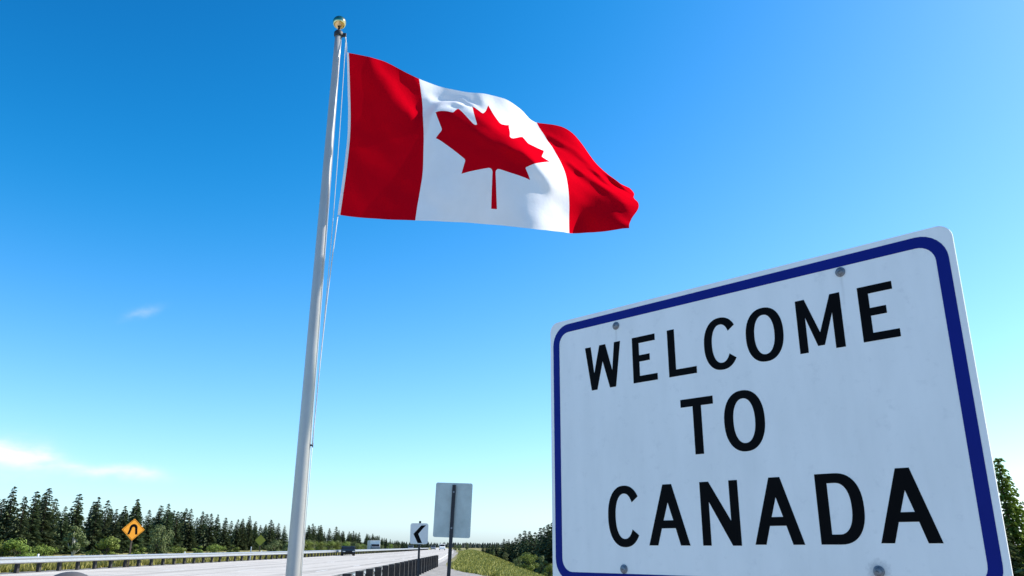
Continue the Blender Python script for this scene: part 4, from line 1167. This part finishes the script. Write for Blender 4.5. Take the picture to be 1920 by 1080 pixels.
# wood on the lower ground to the right
RT = [(917, 1020, 150), (931, 1017, 140), (945, 1010, 132), (954, 1011, 126), (966, 1007, 122), (975, 1000, 116), (984, 994, 110), (993, 995, 106), (1003, 997, 102), (1013, 989, 98), (1020, 987, 92), (1028, 982, 86), (1036, 978, 80)]
for i, (px, py, Y) in enumerate(RT):
    tip = at(px, py, Y)
    gz = ground_z(tip.x, Y)
    plant('spruce_tree', CON[(i * 5 + 1) % 6], tip.x, Y, tip.z - gz, tr_rng.uniform(1.1, 1.35), f'dark spruce in the right wood, {ORD[len(RT) - 1 - i]} treetop from the welcome sign', 'conifer', 'spruces in the right wood', gz)
for k in range(52):
    px = tr_rng.uniform(900, 1100)
    top = interp(px, [900, 945, 990, 1030, 1100], [1024, 1012, 997, 984, 970]) + tr_rng.uniform(5, 26) * interp(px, [900, 1000], [0.25, 1])
    Y = interp(px, [900, 945, 1030, 1100], [190, 140, 88, 80]) + tr_rng.uniform(-10, 26)
    tip = at(px, top, Y)
    gz = ground_z(tip.x, Y)
    plant('spruce_tree', CON[k % 6], tip.x, Y, max(2.0, tip.z - gz), tr_rng.uniform(1.2, 1.6), 'dark spruce half hidden among the trees of the right wood', 'conifer', 'spruces in the right wood', gz)
RB = [(990, 1034, 62, 1, 1.15, 'big rounded light green bush left of the welcome sign'),
      (972, 1043, 66, 4, 1.1, 'grey-green bush at the left foot of the light green bush'),
      (1016, 1040, 66, 3, 1.0, 'olive bush between the light green bush and the welcome sign'),
      (1030, 1052, 58, 0, 1.1, 'green bush touching the left edge of the welcome sign'),
      (947, 1035, 96, 4, 1.0, 'grey-green bush on the edge of the right bank, below the spruces'),
      (925, 1031, 118, 3, 1.0, 'small grey-green bush farther along the edge of the right bank')]
for px, top, Y, kind, wid, lab in RB:
    tip = at(px, top, Y)
    gz = ground_z(tip.x, Y)
    plant('bush', (LEA + OLI)[kind], tip.x, Y, tip.z - gz, wid * 1.0, lab, 'bush', 'bushes on the right bank', gz)
for k, (px, top, Y, wid, lab) in enumerate([(876, 1017, 170, 0.8, 'small dark tree on top of the grassy bank'), (862, 1020, 200, 1.0, 'small dark tree behind the post of the grey sign back'), (853, 1021, 230, 1.1, 'small dark tree left of the post of the grey sign back')]):
    tip = at(px, top, Y)
    plant('small_tree', OLI[k % 2], tip.x, Y, tip.z - ground_z(tip.x, Y), wid, lab, 'tree', 'small trees by the road bend')
# trees to the right of, and behind, the welcome sign
for k, (px, top, Y, kind, wid, lab) in enumerate([(1870, 854, 44, 'o', 0.95, 'pointed olive-green tree at the right edge of the welcome sign'),
                                                  (1960, 838, 38, 's', 1.2, 'spruce outside the right edge of the view, next to a leafy tree'),
                                                  (1840, 905, 42, 's', 1.2, 'spruce hidden behind the right half of the welcome sign'),
                                                  (2040, 850, 40, 'l', 0.9, 'leafy tree farthest right, beyond the welcome sign')]):
    tip = at(px, top, Y)
    gz = ground_z(tip.x, Y)
    plant('leafy_tree' if kind == 'l' else 'pointed_tree' if kind == 'o' else 'spruce_tree', NEAR[k % 2] if kind == 'l' else YEW if kind == 'o' else CNEAR, tip.x, Y, tip.z - gz, wid, lab, 'tree' if kind == 'l' else 'conifer', 'trees right of the welcome sign', gz)

# the right wood goes on behind the welcome sign, the left wood goes on past the left edge of the view
for k in range(24):
    px = 1060 + 820 * k / 24 + tr_rng.uniform(-15, 15)
    Y = tr_rng.uniform(62, 100)
    x = at(px, 1000, Y).x
    plant('spruce_tree', CON[k % 6], x, Y, tr_rng.uniform(8.0, 11.0), tr_rng.uniform(1.0, 1.3), 'spruce of the right wood standing hidden behind the welcome sign', 'conifer', 'spruces behind the welcome sign')
for k in range(26):
    Y = tr_rng.uniform(-10, 118)
    plant('spruce_tree', CON[k % 6], -tr_rng.uniform(82, 104), Y, tr_rng.uniform(9.0, 12.5), tr_rng.uniform(0.9, 1.2), 'spruce of the left wood standing beyond the left edge of the view', 'conifer', 'spruces past the left edge')

# far-off wood on the horizon: one mass
r = random.Random(9)
vs, fs = [], []
for k in range(4200):
    x = r.uniform(-1700, 1100)
    y = r.uniform(1250, 1750)
    h = r.uniform(5, 9)
    w_ = h * r.uniform(0.3, 0.5)
    b = len(vs)
    n_ = 6
    vs.append((x, y, h))
    for q in range(n_):
        a = 2 * PI * q / n_ + r.random()
        vs.append((x + w_ * math.cos(a), y + w_ * math.sin(a), -1))
    fs += [(b, b + 1 + q, b + 1 + (q + 1) % n_) for q in range(n_)]
tag(meshobj('far_wood', pymesh('far_wood', vs, fs, M['farwood'])), 'dim wood along the far horizon', kind='stuff')
